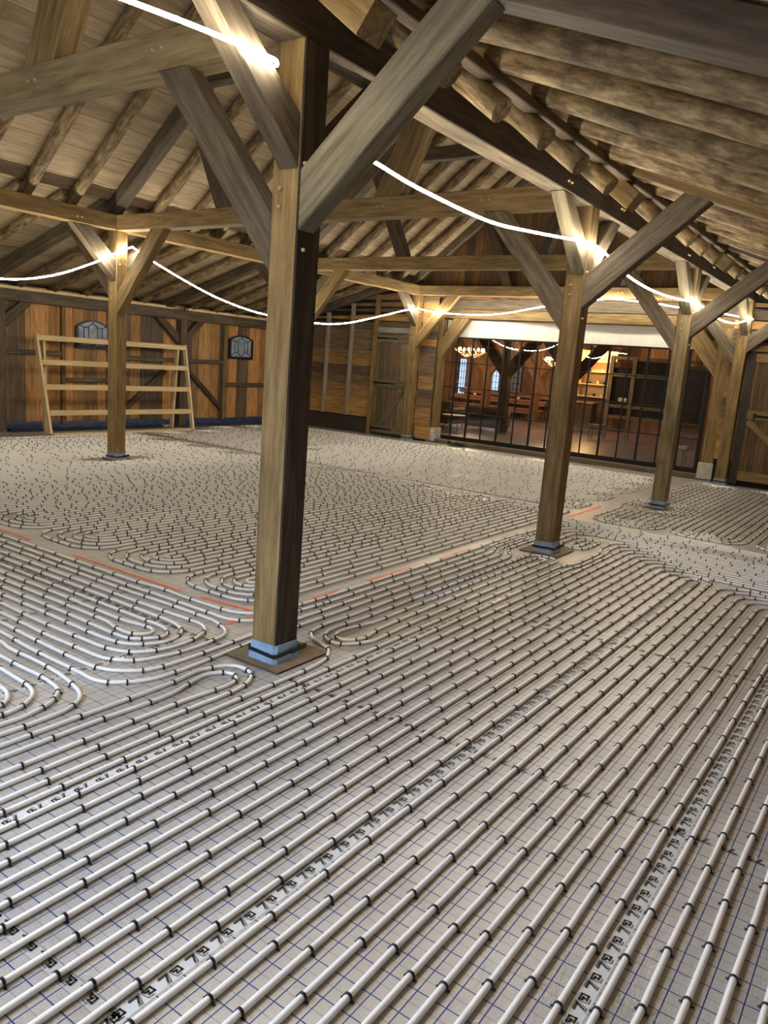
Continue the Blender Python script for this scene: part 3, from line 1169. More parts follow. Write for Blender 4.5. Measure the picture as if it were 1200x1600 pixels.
def plank_door(name, y0, y1, z0, z1, x, hy, diag, label_rails=True):
    """ledged and braced door, face at x; hy = hinge side y"""
    r = empty(name, (x, (y0 + y1) / 2, z0))
    struct(r)
    rr = random.Random(int(y0 * 10))
    mb = MB()
    y = y0
    while y < y1 - .01:
        q = min(y1, y + rr.uniform(.11, .19))
        mb.box(x, x + .03, y + .002, q - .002, z0, z1)
        y = q
    leaf = mb.build('leaf', diag.get('leaf', 'door_boards'), r)
    for zc, hh in diag['rails']:
        timber('ledge', (x - .012, y0 + .005, zc), (x - .012, y1 - .005, zc), .022, hh, diag['mat'], r, wob=0, cham=.003)
    for (ya, za), (yb, zb_) in diag['braces']:
        timber('door_brace', (x - .011, ya, za), (x - .011, yb, zb_), .020, .11, diag['mat'], r, upv=(1, 0, 0.001), wob=0, cham=.003) if False else None
        d = Vector((0, yb - ya, zb_ - za)).normalized()
        n = Vector((0, -d.z, d.y)) * .055
        pts = [(ya - n.y, za - n.z), (ya + n.y, za + n.z), (yb + n.y, zb_ + n.z), (yb - n.y, zb_ - n.z)]
        pts = [(min(max(a, y0 + .01), y1 - .01), c) for a, c in pts]
        plate_prism('door_brace', pts, 'x', x - .020, x - .001, diag['mat'], r, bev=.003)
    for z in diag['hinges']:
        d_ = -1 if hy > (y0 + y1) / 2 else 1
        hinge('hinge', hy, hy + d_ * .60, z, x - .023, leaf)
    return r


plank_door('door_1', 7.22, 8.20, .08, 2.42, XE - .035, 8.20,
           dict(rails=[(2.30, .17), (1.25, .17), (.16, .17)], braces=[((7.95, .25), (7.32, 1.16))], hinges=(2.31, 1.26, .17), mat='oak_weathered'))
o = timber('lintel', (XE - .04, 7.2, 2.50), (XE - .04, 8.2, 2.50), .07, .13, 'grey_stud')
tag(o, 'grey lintel board above the narrow plank door', 'lintel')

# barn door on the right of the end wall
plank_door('door_2', -1.45, -.10, .10, 2.40, XE - .035, -.30,
           dict(rails=[(2.33, .16), (1.32, .17), (.20, .17)], braces=[((-.18, 1.20), (-1.30, .30))], hinges=(1.30,), mat='oak_golden', leaf='cladding_gable'))
mb = MB()
mb.box(XE - .06, XE - .02, -.16, -.02, .04, 2.44)
struct(mb.build('trim_1', 'dark_skirting'))
o = timber('lintel', (XE - .05, -1.5, 2.49), (XE - .05, -.02, 2.49), .08, .11, 'oak_golden')
tag(o, 'pale lintel above the barn door at the right edge', 'lintel')

# ------------------------------------------------------------------ glazed wall
for (y0, y1, lab, ext) in ((6.50, 6.94, 'stout timber post on a white plinth left of the glazed wall', 1), (.30, .56, 'timber post on a white plinth right of the glazed wall', -1)):
    r = empty('jamb_post', (12.42, (y0 + y1) / 2, 0), lab, 'post')
    boxpart('plinth', 12.30, 12.62, y0 - .02, y1 + .02, .04, .34, 'concrete', r, .01)
    boxpart('foam_sleeve', 12.29, 12.63, y0 - .03, y1 + .03, 0, .05, 'grey_foam', r, .006)
    boxpart('tape_band', 12.284, 12.634, y0 - .036, y1 + .036, .022, .034, 'black_plastic', r, .002)
    timber('shaft', (12.46, (y0 + y1) / 2, .34), (12.46, (y0 + y1) / 2, 2.84), .26, y1 - y0 - .03, 'oak_golden', r, upv=(0, 1, 0))
brace([(6.515, 1.93), (6.515, 2.38), (6.26, 2.84), (5.86, 2.84)], 'x', 12.36, 12.50, 'oak_golden', 'broad brace from the left plinth post to the beam above the glazing')
brace([(.545, 1.93), (.545, 2.40), (.90, 2.84), (1.34, 2.84)], 'x', 12.36, 12.50, 'oak_golden', 'broad brace from the right plinth post to the beam above the glazing')
o = timber('white_beam', (12.60, 1.0, 2.635), (12.60, 6.5, 2.635), .12, .39, 'white_paint')
tag(o, 'long white painted beam directly above the glazed wall', 'beam')
o = timber('lintel_beam', (12.48, .27, 2.94), (12.48, 6.70, 2.94), .26, .20, 'oak_golden')
tag(o, 'orange brown beam lying above the white beam', 'beam')
o = timber('lintel_beam', (12.40, .27, 3.16), (12.40, 6.70, 3.16), .14, .23, 'oak_grey')
tag(o, 'dark beam between the orange brown beam and the farthest tie beam', 'beam')
o = timber('threshold', (12.50, .58, .045), (12.50, 6.50, .045), .34, .09, 'oak_grey')
tag(o, 'timber threshold along the foot of the glazed wall', 'threshold')
o = timber('trim_2', (12.56, 6.60, .34), (12.56, 6.60, 2.0), .06, .05, 'new_pine')
struct(o)

win = empty('window_1', (XG, 3.65, .09))
struct(win)
PITCH_P, Y0G = .397, 6.65
ys = [Y0G - PITCH_P * k for k in range(16)]
zs = [.10 + .168 * 0 + t for t in (.08, .64, 1.21, 1.765, 2.33)]
mb = MB()
mb.box(XG - .03, XG + .03, ys[-1] - .03, ys[0] + .03, .09, .18)
mb.box(XG - .03, XG + .03, ys[-1] - .03, ys[0] + .03, 2.415, 2.47)
for y in (ys[0], ys[-1]):
    mb.box(XG - .03, XG + .03, y - .03, y + .03, .18, 2.415)
mb.build('frame', 'black_steel', win)
for k, y in enumerate(ys[1:-1], 1):
    hw = .020 if k % 2 == 0 else .011
    boxpart('glazing_bar', XG - .02, XG + .02, y - hw, y + hw, .18, 2.415, 'black_steel', win, .002)
for z in (.74, 1.305, 1.865):
    boxpart('cross_bar', XG - .016, XG + .016, ys[-1], ys[0], z - .010, z + .010, 'black_steel', win, .002)
mb = MB()
mb.add([(XG, ys[-1], .18), (XG, ys[0], .18), (XG, ys[0], 2.415), (XG, ys[-1], 2.415)], [(0, 1, 2, 3)])
mb.build('glass', 'clear_glass', win)

# ------------------------------------------------------------------ the hall behind the glass
planks('wall_hall', 'x', -1.5, 14.5, 0, 4.2, 24.6, .03, 'hall_cladding', .18, .32, seed=41)
planks('wall_hall', 'y', 12.8, 24.6, 0, 4.2, 14.4, .03, 'hall_cladding', .18, .32, seed=42)
planks('wall_hall', 'y', 12.8, 24.6, 0, 4.2, -1.6, .03, 'hall_cladding', .18, .32, seed=43, away=-1)
planks('wall_hall', 'x', 7.0, 14.5, 0, 4.2, 12.85, .03, 'hall_cladding', .18, .32, seed=44, away=-1)
planks('wall_hall', 'x', -1.5, .2, 0, 4.2, 12.85, .03, 'hall_cladding', .18, .32, seed=45, away=-1)
mb = MB()
mb.box(12.8, 24.7, -1.7, 14.5, 4.2, 4.25)
struct(mb.build('ceiling_hall', 'hall_cladding'))


def point(name, loc, power, col=(1, .74, .48), r=.06):
    l = bpy.data.lights.new(name, 'POINT')
    l.energy, l.color, l.shadow_soft_size = power, col, r
    o = bpy.data.objects.new(name, l)
    COL.objects.link(o)
    o.location = loc
    return o


def tree_post(x, y, mt_, lab, s=.24, zt_=4.2):
    r = empty('hall_post', (x, y, 0), lab, 'post')
    timber('shaft', (x, y, 0), (x, y, zt_), s, s, mt_, r, upv=(1, 0, 0))
    for sgn in (-1, 1):
        q = [(y + sgn * s / 2, 1.60), (y + sgn * s / 2, 2.05), (y + sgn * .80, 2.85), (y + sgn * 1.08, 2.75)]
        plate_prism('post_brace', q, 'x', x - .09, x + .09, mt_, r)
    return r


tree_post(16.6, 6.9, 'oak_dark', 'dark hall post with two rising braces, behind the left half of the glazing')
tree_post(20.4, 9.45, 'oak_hall', 'orange lit hall post between the two far arched windows')
tree_post(21.5, 8.15, 'oak_hall', 'orange lit hall post right of the long tables')
tree_post(18.6, 5.75, 'oak_dark', 'dark hall post left of the lit cupboard')
for x0, y0, x1, y1, lab in ((13, 6.9, 24.5, 6.9, 'dark hall beam running away over the tables'), (16.6, -1.4, 16.6, 14.2, 'dark hall cross beam')):
    o = timber('hall_beam', (x0, y0, 2.95), (x1, y1, 2.95), .22, .22, 'oak_dark')
    tag(o, lab, 'beam')


def chandelier(x, y, z, rad, lab):
    r = empty('chandelier', (x, y, z), lab, 'chandelier')
    rr = random.Random(int(x * 7 + y))
    mb = MB()
    for k in range(12):
        a = k * 2 * PI / 12
        pts = []
        for i in range(7):
            t = i / 6
            q = rad * (.25 + .8 * t)
            pts.append((x + math.cos(a + t * .9) * q, y + math.sin(a + t * .9) * q, z - .10 + .25 * t * t + .03 * math.sin(t * 9 + k)))
        mb.tube(pts, [.022, .02, .018, .016, .014, .010, .005], 6)
        p = Vector(pts[4])
        mb.tube([p, p + Vector((.02, .03, .12))], [.010, .004], 5)
    ring = [(x + math.cos(a * PI / 12) * rad * .55, y + math.sin(a * PI / 12) * rad * .55, z - .03) for a in range(25)]
    mb.tube(ring, .018, 6)
    mb.build('antler_ring', 'antler', r, smooth=True)
    mb = MB()
    mb.tube([(x, y, z - .05), (x, y, 4.2)], .008, 5)
    mb.build('chain', 'iron', r)
    for k in range(8):
        a = k * 2 * PI / 8 + .3
        cx, cy, cz = x + math.cos(a) * rad * .75, y + math.sin(a) * rad * .75, z + .10
        mb = MB()
        mb.tube([(cx, cy, cz - .035), (cx, cy, cz - .015), (cx, cy, cz + .01), (cx, cy, cz + .04), (cx, cy, cz + .055)], [.012, .026, .030, .018, .003], 8)
        mb.build('lamp_bulb', 'bulb', r, smooth=True)
    point('chandelier_light', (x, y, z + .12), 160)
    return r


chandelier(18.0, 8.85, 2.22, .52, 'antler chandelier glowing behind the left end of the glazing')
chandelier(19.2, 6.55, 2.12, .42, 'second antler chandelier, half hidden behind the second right post')
point('hall_fill', (21.5, 3.0, 3.2), 20, (1, .76, .5), .2)  # unseen fill lights without fixtures, added to brighten the hall
point('hall_fill', (21.2, 10.5, 3.2), 120, (1, .74, .50), .2)
point('hall_fill', (15.0, 3.0, 3.4), 25, (1, .8, .55), .2)


def hall_window(idx, y0, y1, z0, z1, arch, mat):
    x = 24.58
    r = empty('window_%d' % idx, (x, (y0 + y1) / 2, z0))
    struct(r)
    pts = [(x - .01, y0, z0), (x - .01, y1, z0)]
    if arch:
        k = 12
        c, rad = (y0 + y1) / 2, (y1 - y0) / 2
        pts += [(x - .01, c + rad * math.cos(PI * i / k), z1 - rad + rad * math.sin(PI * i / k)) for i in range(k + 1)]
    else:
        pts += [(x - .01, y1, z1), (x - .01, y0, z1)]
    obj('pane', pts, [tuple(range(len(pts)))], mat, r)
    mb = MB()
    loop = [Vector(p) - Vector((.02, 0, 0)) for p in pts]
    mb.tube(loop + [loop[0]], .02, 6)
    n = 3
    for i in range(1, n):
        y = y0 + (y1 - y0) * i / n
        mb.box(x - .03, x - .012, y - .008, y + .008, z0, z1 - .04)
    m_ = 6
    for i in range(1, m_):
        z = z0 + (z1 - z0) * i / m_
        mb.box(x - .03, x - .012, y0, y1, z - .008, z + .008)
    mb.build('frame', 'black_steel', r)


hall_window(4, 12.60, 12.92, .62, 2.12, False, 'lit_daylight_pane')
hall_window(5, 11.10, 11.52, .84, 2.24, True, 'lit_daylight_pane')
hall_window(6, 10.15, 10.66, .90, 2.16, False, 'window_glass')

# long tables and benches
for k, (x, zt_, lab, nm, cat) in enumerate(((23.2, .46, 'front long reddish bench in the hall behind the glass', 'bench', 'bench'), (23.75, .76, 'long reddish table in the hall behind the glass', 'dining_table', 'table'),
                                            (24.25, 1.0, 'high reddish long table against the far hall wall', 'dining_table', 'table'))):
    y0, y1 = 8.6, 12.6
    r = empty(nm, (x, (y0 + y1) / 2, 0), lab, cat)
    dp = .30 if k == 0 else .46 if k == 1 else .4
    timber('top', (x, y0, zt_ - .03), (x, y1, zt_ - .03), dp, .06, 'table_red', r)
    timber('apron', (x - dp * .4, y0 + .05, zt_ - .12), (x - dp * .4, y1 - .05, zt_ - .12), .03, .11, 'table_red', r)
    for j in range(6):
        y = y0 + .15 + (y1 - y0 - .3) * j / 5
        mb = MB()
        mb.tube([(x - dp * .38, y, 0), (x - dp * .25, y, zt_ - .06)], .014, 6)
        mb.tube([(x + dp * .38, y, 0), (x + dp * .25, y, zt_ - .06)], .014, 6)
        mb.build('leg', 'black_steel', r)
for k in range(5):
    y = 9.2 + k * .62
    mb = MB()
    mb.tube([(23.75, y, .76), (23.75, y, .79), (23.75, y, .84)], [.05, .07, .05], 10)
    tag(mb.build('bowl', 'crockery', smooth=True), 'small pale bowl on the long hall table, %s from the right' % ('first', 'second', 'third', 'fourth', 'fifth')[k], 'bowl', 'bowls on the long hall table')


def sofa(x, y0, y1, h, lab):
    r = empty('sofa', (x, (y0 + y1) / 2, 0), lab, 'sofa')
    boxpart('seat', x + .1, x + .85, y0 + .14, y1 - .14, .16, .44, 'sofa_grey', r, .06)
    boxpart('backrest', x - .08, x + .14, y0, y1, .12, h, 'sofa_grey', r, .07)
    boxpart('arm', x + .05, x + .85, y0, y0 + .18, .12, .60, 'sofa_grey', r, .06)
    boxpart('arm', x + .05, x + .85, y1 - .18, y1, .12, .60, 'sofa_grey', r, .06)
    for a, b_ in ((x + .04, y0 + .08), (x + .04, y1 - .08), (x + .78, y0 + .08), (x + .78, y1 - .08)):
        mb = MB()
        mb.tube([(a, b_, 0), (a, b_, .17)], [.015, .022], 6)
        mb.build('leg', 'black_steel', r)


sofa(16.5, 8.45, 9.9, .78, 'grey sofa at the left end of the glazing, its back to the glass')
sofa(16.9, 7.15, 8.25, .74, 'small grey sofa left of the dark hall post')
r = empty('coffee_table', (15.9, 8.05, 0), 'round pale table in front of the grey sofas behind the glass', 'table')
mb = MB()
mb.tube([(15.9, 8.05, .42), (15.9, 8.05, .45)], .34, 24)
mb.build('top', 'cream_top', r)
for k in range(3):
    a = k * 2.1
    mb = MB()
    mb.tube([(15.9 + math.cos(a) * .28, 8.05 + math.sin(a) * .28, 0), (15.9 + math.cos(a) * .18, 8.05 + math.sin(a) * .18, .42)], .014, 6)
    mb.build('leg', 'black_steel', r)

# warm lit cupboard niche with shelves
r = empty('shelf_cupboard', (23.2, 6.75, 0), 'tall open cupboard with warm lit shelves, far behind the middle of the glazing', 'cupboard')
boxpart('side_panel', 22.9, 23.5, 7.24, 7.32, 0, 2.7, 'new_pine', r)
boxpart('side_panel', 22.9, 23.5, 6.05, 6.17, 0, 2.35, 'new_pine', r)
boxpart('back_panel', 23.46, 23.5, 6.15, 7.26, 0, 2.7, 'new_pine', r)
for z in (1.10, 1.52, 1.92, 2.30):
    boxpart('shelf', 22.95, 23.46, 6.17, 7.24, z, z + .04, 'new_pine', r)
boxpart('door', 22.88, 22.94, 6.17, 7.24, .05, 1.0, 'oak_dark', r)
point('cupboard_light', (22.6, 6.7, 2.5), 90, (1, .58, .26), .05)
for k, (y, z) in enumerate(((6.4, 1.56), (6.62, 1.56), (6.9, 1.56), (6.5, 1.96), (6.95, 1.96), (6.45, 1.14), (6.7, 1.14), (6.98, 1.14))):
    mb = MB()
    h = (.10, .14, .08)[k % 3]
    mb.tube([(23.15, y, z), (23.15, y, z + h * .6), (23.15, y, z + h)], [.045, .05, .02], 10)
    tag(mb.build('jar', 'crockery' if k % 2 else 'iron', smooth=True), ('pale' if k % 2 else 'dark') + ' little jar on the lit cupboard, ' + ('right of middle shelf', 'middle of middle shelf', 'left of middle shelf', 'right of upper shelf', 'left of upper shelf', 'right of lowest shelf', 'middle of lowest shelf', 'left of lowest shelf')[k], 'jar', ('pale' if k % 2 else 'dark') + ' jars in the lit cupboard')

# timber framed screen with black panels
r = empty('panel_screen', (20.0, 3.5, 0), 'pale timber screen with black panels, behind the right half of the glazing', 'screen')
for y in (5.10, 4.42, 3.30, 2.62):
    timber('upright', (20, y, 0), (20, y, 2.45), .12, .12, 'oak_olive', r, upv=(1, 0, 0))
for z in (2.40, 1.90, .98, .66):
    timber('crosspiece', (20, 2.56, z), (20, 5.16, z), .10, .10, 'oak_olive', r)
boxpart('black_panel', 20.0, 20.03, 4.48, 5.04, .71, 2.12, 'chalkboard', r)
boxpart('black_panel', 20.0, 20.03, 3.36, 4.36, 1.03, 1.85, 'chalkboard', r)
boxpart('black_panel', 20.0, 20.03, 3.36, 4.36, .70, .93, 'chalkboard', r)
boxpart('black_panel', 20.0, 20.03, 2.68, 3.24, 1.03, 1.85, 'chalkboard', r)
boxpart('black_panel', 20.0, 20.03, 3.36, 4.36, 1.96, 2.34, 'chalkboard', r)
boxpart('notice', 19.985, 19.998, 4.55, 4.80, 1.13, 1.24, 'crockery', r, 0)
r = empty('panel_door', (18, 2.2, 0), 'dark panelled glazed door in a pale frame near the right plinth post', 'door')
for y in (2.52, 1.90):
    timber('upright', (18, y, 0), (18, y, 2.25), .10, .10, 'oak_olive', r, upv=(1, 0, 0))
timber('crosspiece', (18, 1.86, 2.20), (18, 2.56, 2.20), .10, .10, 'oak_olive', r)
timber('crosspiece', (18, 1.95, .74), (18, 2.47, .74), .08, .10, 'oak_olive', r)
boxpart('black_panel', 18, 18.03, 1.95, 2.47, .79, 2.15, 'chalkboard', r)
boxpart('black_panel', 18, 18.03, 1.95, 2.47, .05, .69, 'table_red', r)
# serving counter
r = empty('counter', (21.5, 6.8, 0), 'dark counter in front of the lit cupboard', 'counter')
boxpart('body', 21.3, 21.8, 6.05, 7.15, .10, .92, 'oak_dark', r)
boxpart('worktop', 21.25, 21.85, 6.0, 7.2, .92, .97, 'table_red', r)
# stool by the right end
for (x, y, lab) in ((14.6, 1.55, 'low pale stool behind the right end of the glazing'), (19.0, 5.0, 'brown wooden crate stool before the black panel screen')):
    r = empty('stool', (x, y, 0), lab, 'stool')
    mb = MB()
    mb.box(x - .18, x + .18, y - .22, y + .22, .38, .43)
    mb.build('seat', 'new_pine' if x < 15 else 'table_red', r)
    for a in (-.14, .14):
        for b_ in (-.17, .17):
            mb = MB()
            mb.tube([(x + a, y + b_, 0), (x + a * .9, y + b_ * .9, .38)], .018, 6)
            mb.build('leg', 'oak_hall', r)

# coiled cable lying by the threshold
mb = MB()
pts = []
for i in range(90):
    a = i * .42
    pts.append((12.22 + .05 * math.sin(i * .7) + .07 * math.cos(a), 6.02 - .18 + .20 * math.sin(a) * (.7 + .3 * math.sin(i)), .03 + .035 * abs(math.sin(i * .37)) + .02))
mb.tube(pts, .014, 6)
tag(mb.build('cable_coil', 'black_plastic', smooth=True), 'small heap of black cable on the floor by the left foot of the glazed wall', 'cable')

# ------------------------------------------------------------------ floor pipes
PP = .0957
PR = .0103
PZ = PR + .0015
POSTC = [(4.14, .11, .215), (8.14, .11, .20), (4.12, 7.1, .19), (8.1, 7.1, .19)]


def fillet(pts, r, seg=5):
    out_ = [Vector(pts[0])]
    for i in range(1, len(pts) - 1):
        a, b_, c = Vector(pts[i - 1]), Vector(pts[i]), Vector(pts[i + 1])
        d1, d2 = (a - b_), (c - b_)
        q = min(r, d1.length * .5, d2.length * .5)
        p1, p2 = b_ + d1.normalized() * q, b_ + d2.normalized() * q
        for k in range(seg + 1):
            t = k / seg
            out_.append(p1 * (1 - t) ** 2 + b_ * 2 * t * (1 - t) * 1.0 + p2 * t * t if False else _arc(p1, b_, p2, t))
    out_.append(Vector(pts[-1]))
    return out_


def _arc(p1, b_, p2, t):       # near-circular corner (rational quadratic)
    w_ = .7071
    d = (1 - t) ** 2 + 2 * w_ * t * (1 - t) + t * t
    return (p1 * (1 - t) ** 2 + b_ * (2 * w_ * t * (1 - t)) + p2 * t * t) / d


def catmull(pts, n=4):
    P = [Vector(p) for p in pts]
    P = [2 * P[0] - P[1]] + P + [2 * P[-1] - P[-2]]
    o = []
    for i in range(1, len(P) - 2):
        L = (P[i + 1] - P[i]).length
        k = max(1, min(n, int(L / .03)))
        if L > .35:
            k = max(k, 6)
        for j in range(k):
            t = j / k
            a, b_, c, d = P[i - 1], P[i], P[i + 1], P[i + 2]
            # centripetal-like damping: scale tangents by segment length
            m1 = (c - a) * (L / max(1e-6, (c - a).length))
            m2 = (d - b_) * (L / max(1e-6, (d - b_).length))
            h00, h10, h01, h11 = 2 * t**3 - 3 * t**2 + 1, t**3 - 2 * t**2 + t, -2 * t**3 + 3 * t**2, t**3 - t**2
            o.append(b_ * h00 + m1 * h10 + c * h01 + m2 * h11)
    o.append(P[-2])
    return o


def warp(pts, mode):
    """spread the pipes round the feet of the posts"""
    res = []
    for i in range(len(pts) - 1):
        a, b_ = pts[i], pts[i + 1]
        near = any((abs((a.x + b_.x) / 2 - c[0]) < 1.2 + abs(a.x - b_.x) / 2) and (abs((a.y + b_.y) / 2 - c[1]) < 1.2 + abs(a.y - b_.y) / 2) for c in POSTC)
        n = max(1, int((b_ - a).length / .12)) if near else 1
        for k in range(n):
            res.append(a + (b_ - a) * k / n)
    res.append(pts[-1])
    out_ = []
    for p in res:
        q = p.copy()
        for cx, cy, hs in POSTC:
            dx, dy = p.x - cx, p.y - cy
            u, v = (dx, dy) if mode == 'y' else (dy, dx)
            R = .56
            if abs(u) < .62 and abs(v) < R:
                t = min(1, max(0, (.62 - abs(u)) / .34))
                t = t * t * (3 - 2 * t)
                sgn = 1 if v >= 0 else -1
                nv = sgn * (hs + (R - hs) / R * abs(v))
                v2 = v * (1 - t) + nv * t
                if mode == 'y':
                    q.y = cy + v2
                else:
                    q.x = cx + v2
        out_.append(q)
    return out_


def spiral(x0, x1, y0, n, along='x', r=.27):
    """one long circuit coiled inward; n parallel legs, pitch PP, legs along x"""
    a0, a1, b0, b1 = x0, x1, y0, y0 + (n - 1) * PP
    pts = [(a1, b0)]
    while b1 - b0 > PP * .5:
        pts += [(a0, b0), (a0, b1), (a1, b1)]
        b0 += PP
        pts += [(a1, b0)] if b1 - b0 > PP * .4 else []
        a0 += PP
        a1 -= PP
        b1 -= PP
        if b1 - b0 <= PP * .5:
            break
        pts[-1] = (a1 + PP, b0)
    if along == 'y':
        pts = [(b_, a) for a, b_ in pts]
    return fillet(pts, r)


PIPES = []                     # (points, mode, label, group)


def runlab(s):
    return s


D = {
  'b1': [(0.418,1.872),(0.447,1.564),(0.439,1.266),(0.448,0.934),(0.465,0.819),(0.547,0.695)],
  'b2': [(0.319,1.693),(0.331,1.471),(0.333,1.191),(0.335,0.921),(0.337,0.764),(0.378,0.664),(0.426,0.614)],
  'b3': [(0.237,1.652),(0.254,1.237),(0.254,0.834),(0.249,0.77),(0.212,0.659),(0.176,0.589),(0.12,0.54),(-0.0,0.515),(-0.061,0.505),(-0.28,0.509),(-0.464,0.553),(-0.539,0.601),(-0.592,0.678),(-0.62,0.755),(-0.627,0.957),(-0.636,1.24),(-0.63,1.481),(-0.622,1.798)],
  'b4': [(0.132,1.491),(0.145,1.013),(0.152,0.841),(0.147,0.785),(0.09,0.683),(-0.059,0.612),(-0.194,0.597),(-0.324,0.613),(-0.371,0.631),(-0.473,0.723),(-0.517,0.865),(-0.527,1.052),(-0.539,1.484),(-0.526,1.972)],
  'b5': [(0.041,1.161),(0.044,1.052),(0.036,0.921),(-0.008,0.79),(-0.061,0.739),(-0.138,0.701),(-0.247,0.701),(-0.376,0.794),(-0.42,0.908),(-0.435,1.107),(-0.427,1.642),(-0.431,2.144)],
  'b6': [(-0.06,1.053),(-0.062,0.9),(-0.095,0.82),(-0.133,0.781),(-0.201,0.776),(-0.323,0.873),(-0.345,1.002),(-0.345,1.17),(-0.339,1.478),(-0.344,1.991),(-0.339,2.293)],
  'b7': [(-0.159,2.389),(-0.155,1.902),(-0.162,1.368),(-0.157,1.148),(-0.128,0.985),(-0.133,0.912),(-0.185,0.865),(-0.273,0.936),(-0.273,1.101),(-0.247,1.216),(-0.246,1.492),(-0.249,2.049),(-0.250,2.469)],
  'b8': [(-0.712,1.635),(-0.725,1.269),(-0.731,0.853),(-0.718,0.644),(-0.673,0.538),(-0.563,0.435),(-0.445,0.407),(-0.171,0.403),(0.028,0.412),(0.247,0.421)],
  'b9': [(-0.796,1.482),(-0.817,1.139),(-0.819,0.652),(-0.822,0.514),(-0.78,0.423),(-0.628,0.32),(-0.482,0.301),(-0.277,0.304),(-0.146,0.316),(0.119,0.334)],
  'b10': [(-0.874,1.339),(-0.894,1.203),(-0.89,0.89),(-0.906,0.679),(-0.92,0.592),(-0.961,0.439),(-1.008,0.368),(-1.087,0.322),(-1.131,0.306),(-1.325,0.297),(-1.442,0.299)],
  'b11': [(-0.984,1.14),(-0.988,0.94),(-0.984,0.742),(-1.0,0.587),(-1.015,0.535),(-1.092,0.454),(-1.173,0.411),(-1.298,0.383),(-1.399,0.386)],
  'b12': [(-1.073,0.978),(-1.081,0.818),(-1.089,0.691),(-1.126,0.579),(-1.226,0.494),(-1.314,0.471),(-1.351,0.474)],
  'b13': [(-1.19,0.765),(-1.198,0.692),(-1.242,0.607),(-1.3,0.566)],
  'r0': [(-1.364,0.205),(-1.146,0.206),(-0.841,0.203),(-0.573,0.206),(-0.467,0.217),(-0.361,0.229),(-0.316,0.218),(-0.206,0.175),(-0.176,0.139),(-0.164,0.069),(-0.184,0.008),(-0.235,-0.043),(-0.332,-0.087),(-0.515,-0.098),(-0.642,-0.093)],
  'r1': [(-1.251,0.113),(-1.028,0.111),(-0.81,0.1),(-0.649,0.101),(-0.59,0.113),(-0.498,0.138),(-0.367,0.156),(-0.276,0.11),(-0.261,0.062),(-0.286,0.008),(-0.382,-0.022),(-0.546,-0.013),(-0.684,-0.005)],
  'c1': [(0.004,-0.185),(0.097,-0.182),(0.278,-0.152),(0.419,-0.057),(0.437,-0.001),(0.486,0.124),(0.544,0.188),(0.62,0.218),(0.776,0.23),(1.029,0.22),(1.268,0.22),(1.61,0.227)],
  'c2': [(1.197,0.126),(0.981,0.128),(0.749,0.145),(0.631,0.128),(0.545,0.065),(0.518,-0.005),(0.531,-0.074),(0.71,-0.176),(0.818,-0.178),(1.125,-0.167),(1.438,-0.163)],
  'c3': [(1.255,0.028),(1.031,0.025),(0.874,0.054),(0.699,0.078),(0.621,0.042),(0.600,-0.030),(0.658,-0.094),(0.751,-0.107),(0.887,-0.083),(0.97,-0.074),(1.224,-0.068),(1.759,-0.068)],
}
YF = 4.6


def legs(k, x=None):
    return D[k]


def ex(pts, pre=None, post=None):
    return ([pre] if pre else []) + pts + ([post] if post else [])


def turn(y, xt, x_from):
    """run along x that swings round towards the right wall at x = xt"""
    q = fillet([(x_from, y), (xt, y), (xt, -4.3)], .22)
    return q[1:] if True else q


def far(pts, y, xt):           # continue a measured run to its far turn
    p = catmull(pts)
    return p + [Vector((pts[-1][0] + .5, y))] + turn(y, xt, pts[-1][0] + .5)


G_RUN = 'straight pipe runs in the foreground'
# bend field to the left of the nearest post
PIPES.append((far(ex(D['b1'], (.43, YF), (.68, .625)), .61, 5.70), 'y', 'white pipe nearest the orange lines, bending behind the nearest post', None))
PIPES.append((far(ex(D['b2'], (.33, YF), (.60, .54)), .52, 5.60), 'y', 'white pipe second from the orange lines, bending behind the nearest post', None))
for k, (xa, xb), w_ in (('b3', (.238, -.622), 'outermost'), ('b4', (.135, -.53), 'second from outside'), ('b5', (.04, -.43), 'middle'), ('b6', (-.06, -.34), 'second from inside'), ('b7', (-.159, -.250), 'innermost')):
    PIPES.append((catmull(ex(D[k], (xa, YF), (xb, YF))), None, 'white hairpin pipe left of nearest post, %s of five nested bends' % w_, None))
PIPES.append((far(ex(D['b8'], (-.715, YF)), .425, 5.50), 'y', 'white pipe sweeping in from the left, just outside the five nested bends', None))
PIPES.append((far(ex(D['b9'], (-.81, YF)), .33, 5.40), 'y', 'white pipe sweeping past the left corner of the nearest post', None))
for k, x_, y_, w_ in (('b10', -.89, .297, 'first'), ('b11', -.985, .386, 'second'), ('b12', -1.08, .475, 'third'), ('b13', -1.185, .566, 'fourth')):
    PIPES.append((catmull(ex(D[k], (x_, YF), (-4.4, y_))), None, 'white pipe turning to lower left, %s of four corner bends at left edge' % w_, None))
PIPES.append((catmull(ex(ex(D['r0'], (-4.4, .205), (-4.4, -.095)))), None, 'white hairpin pipe in front of the nearest post, outer of two', None))
PIPES.append((catmull(ex(ex(D['r1'], (-4.4, .112), (-4.4, -.002)))), None, 'white hairpin pipe in front of the nearest post, inner of two', None))
PIPES.append((far(ex(D['c1'], (-4.4, -.183)), .225, 5.30), 'y', 'white pipe snaking round the right corner of the nearest post', None))
for k, ya, yb, xt, w_ in (('c2', .13, -.165, 3.84, 'outer'), ('c3', .03, -.068, 3.74, 'inner')):
    a = catmull(D[k])
    e1, e0 = a[-1], a[0]
    loop = [e0 + Vector((.5, ya - e0.y))] + a + [Vector((e1.x + .5, yb))]
    tail = fillet([(e1.x + .6, yb), (xt, yb), (xt, ya), (e0.x + .495, ya)], .12)
    PIPES.append((loop + tail, None, 'white pipe loop between the nearest and second right posts, %s of two' % w_, None))

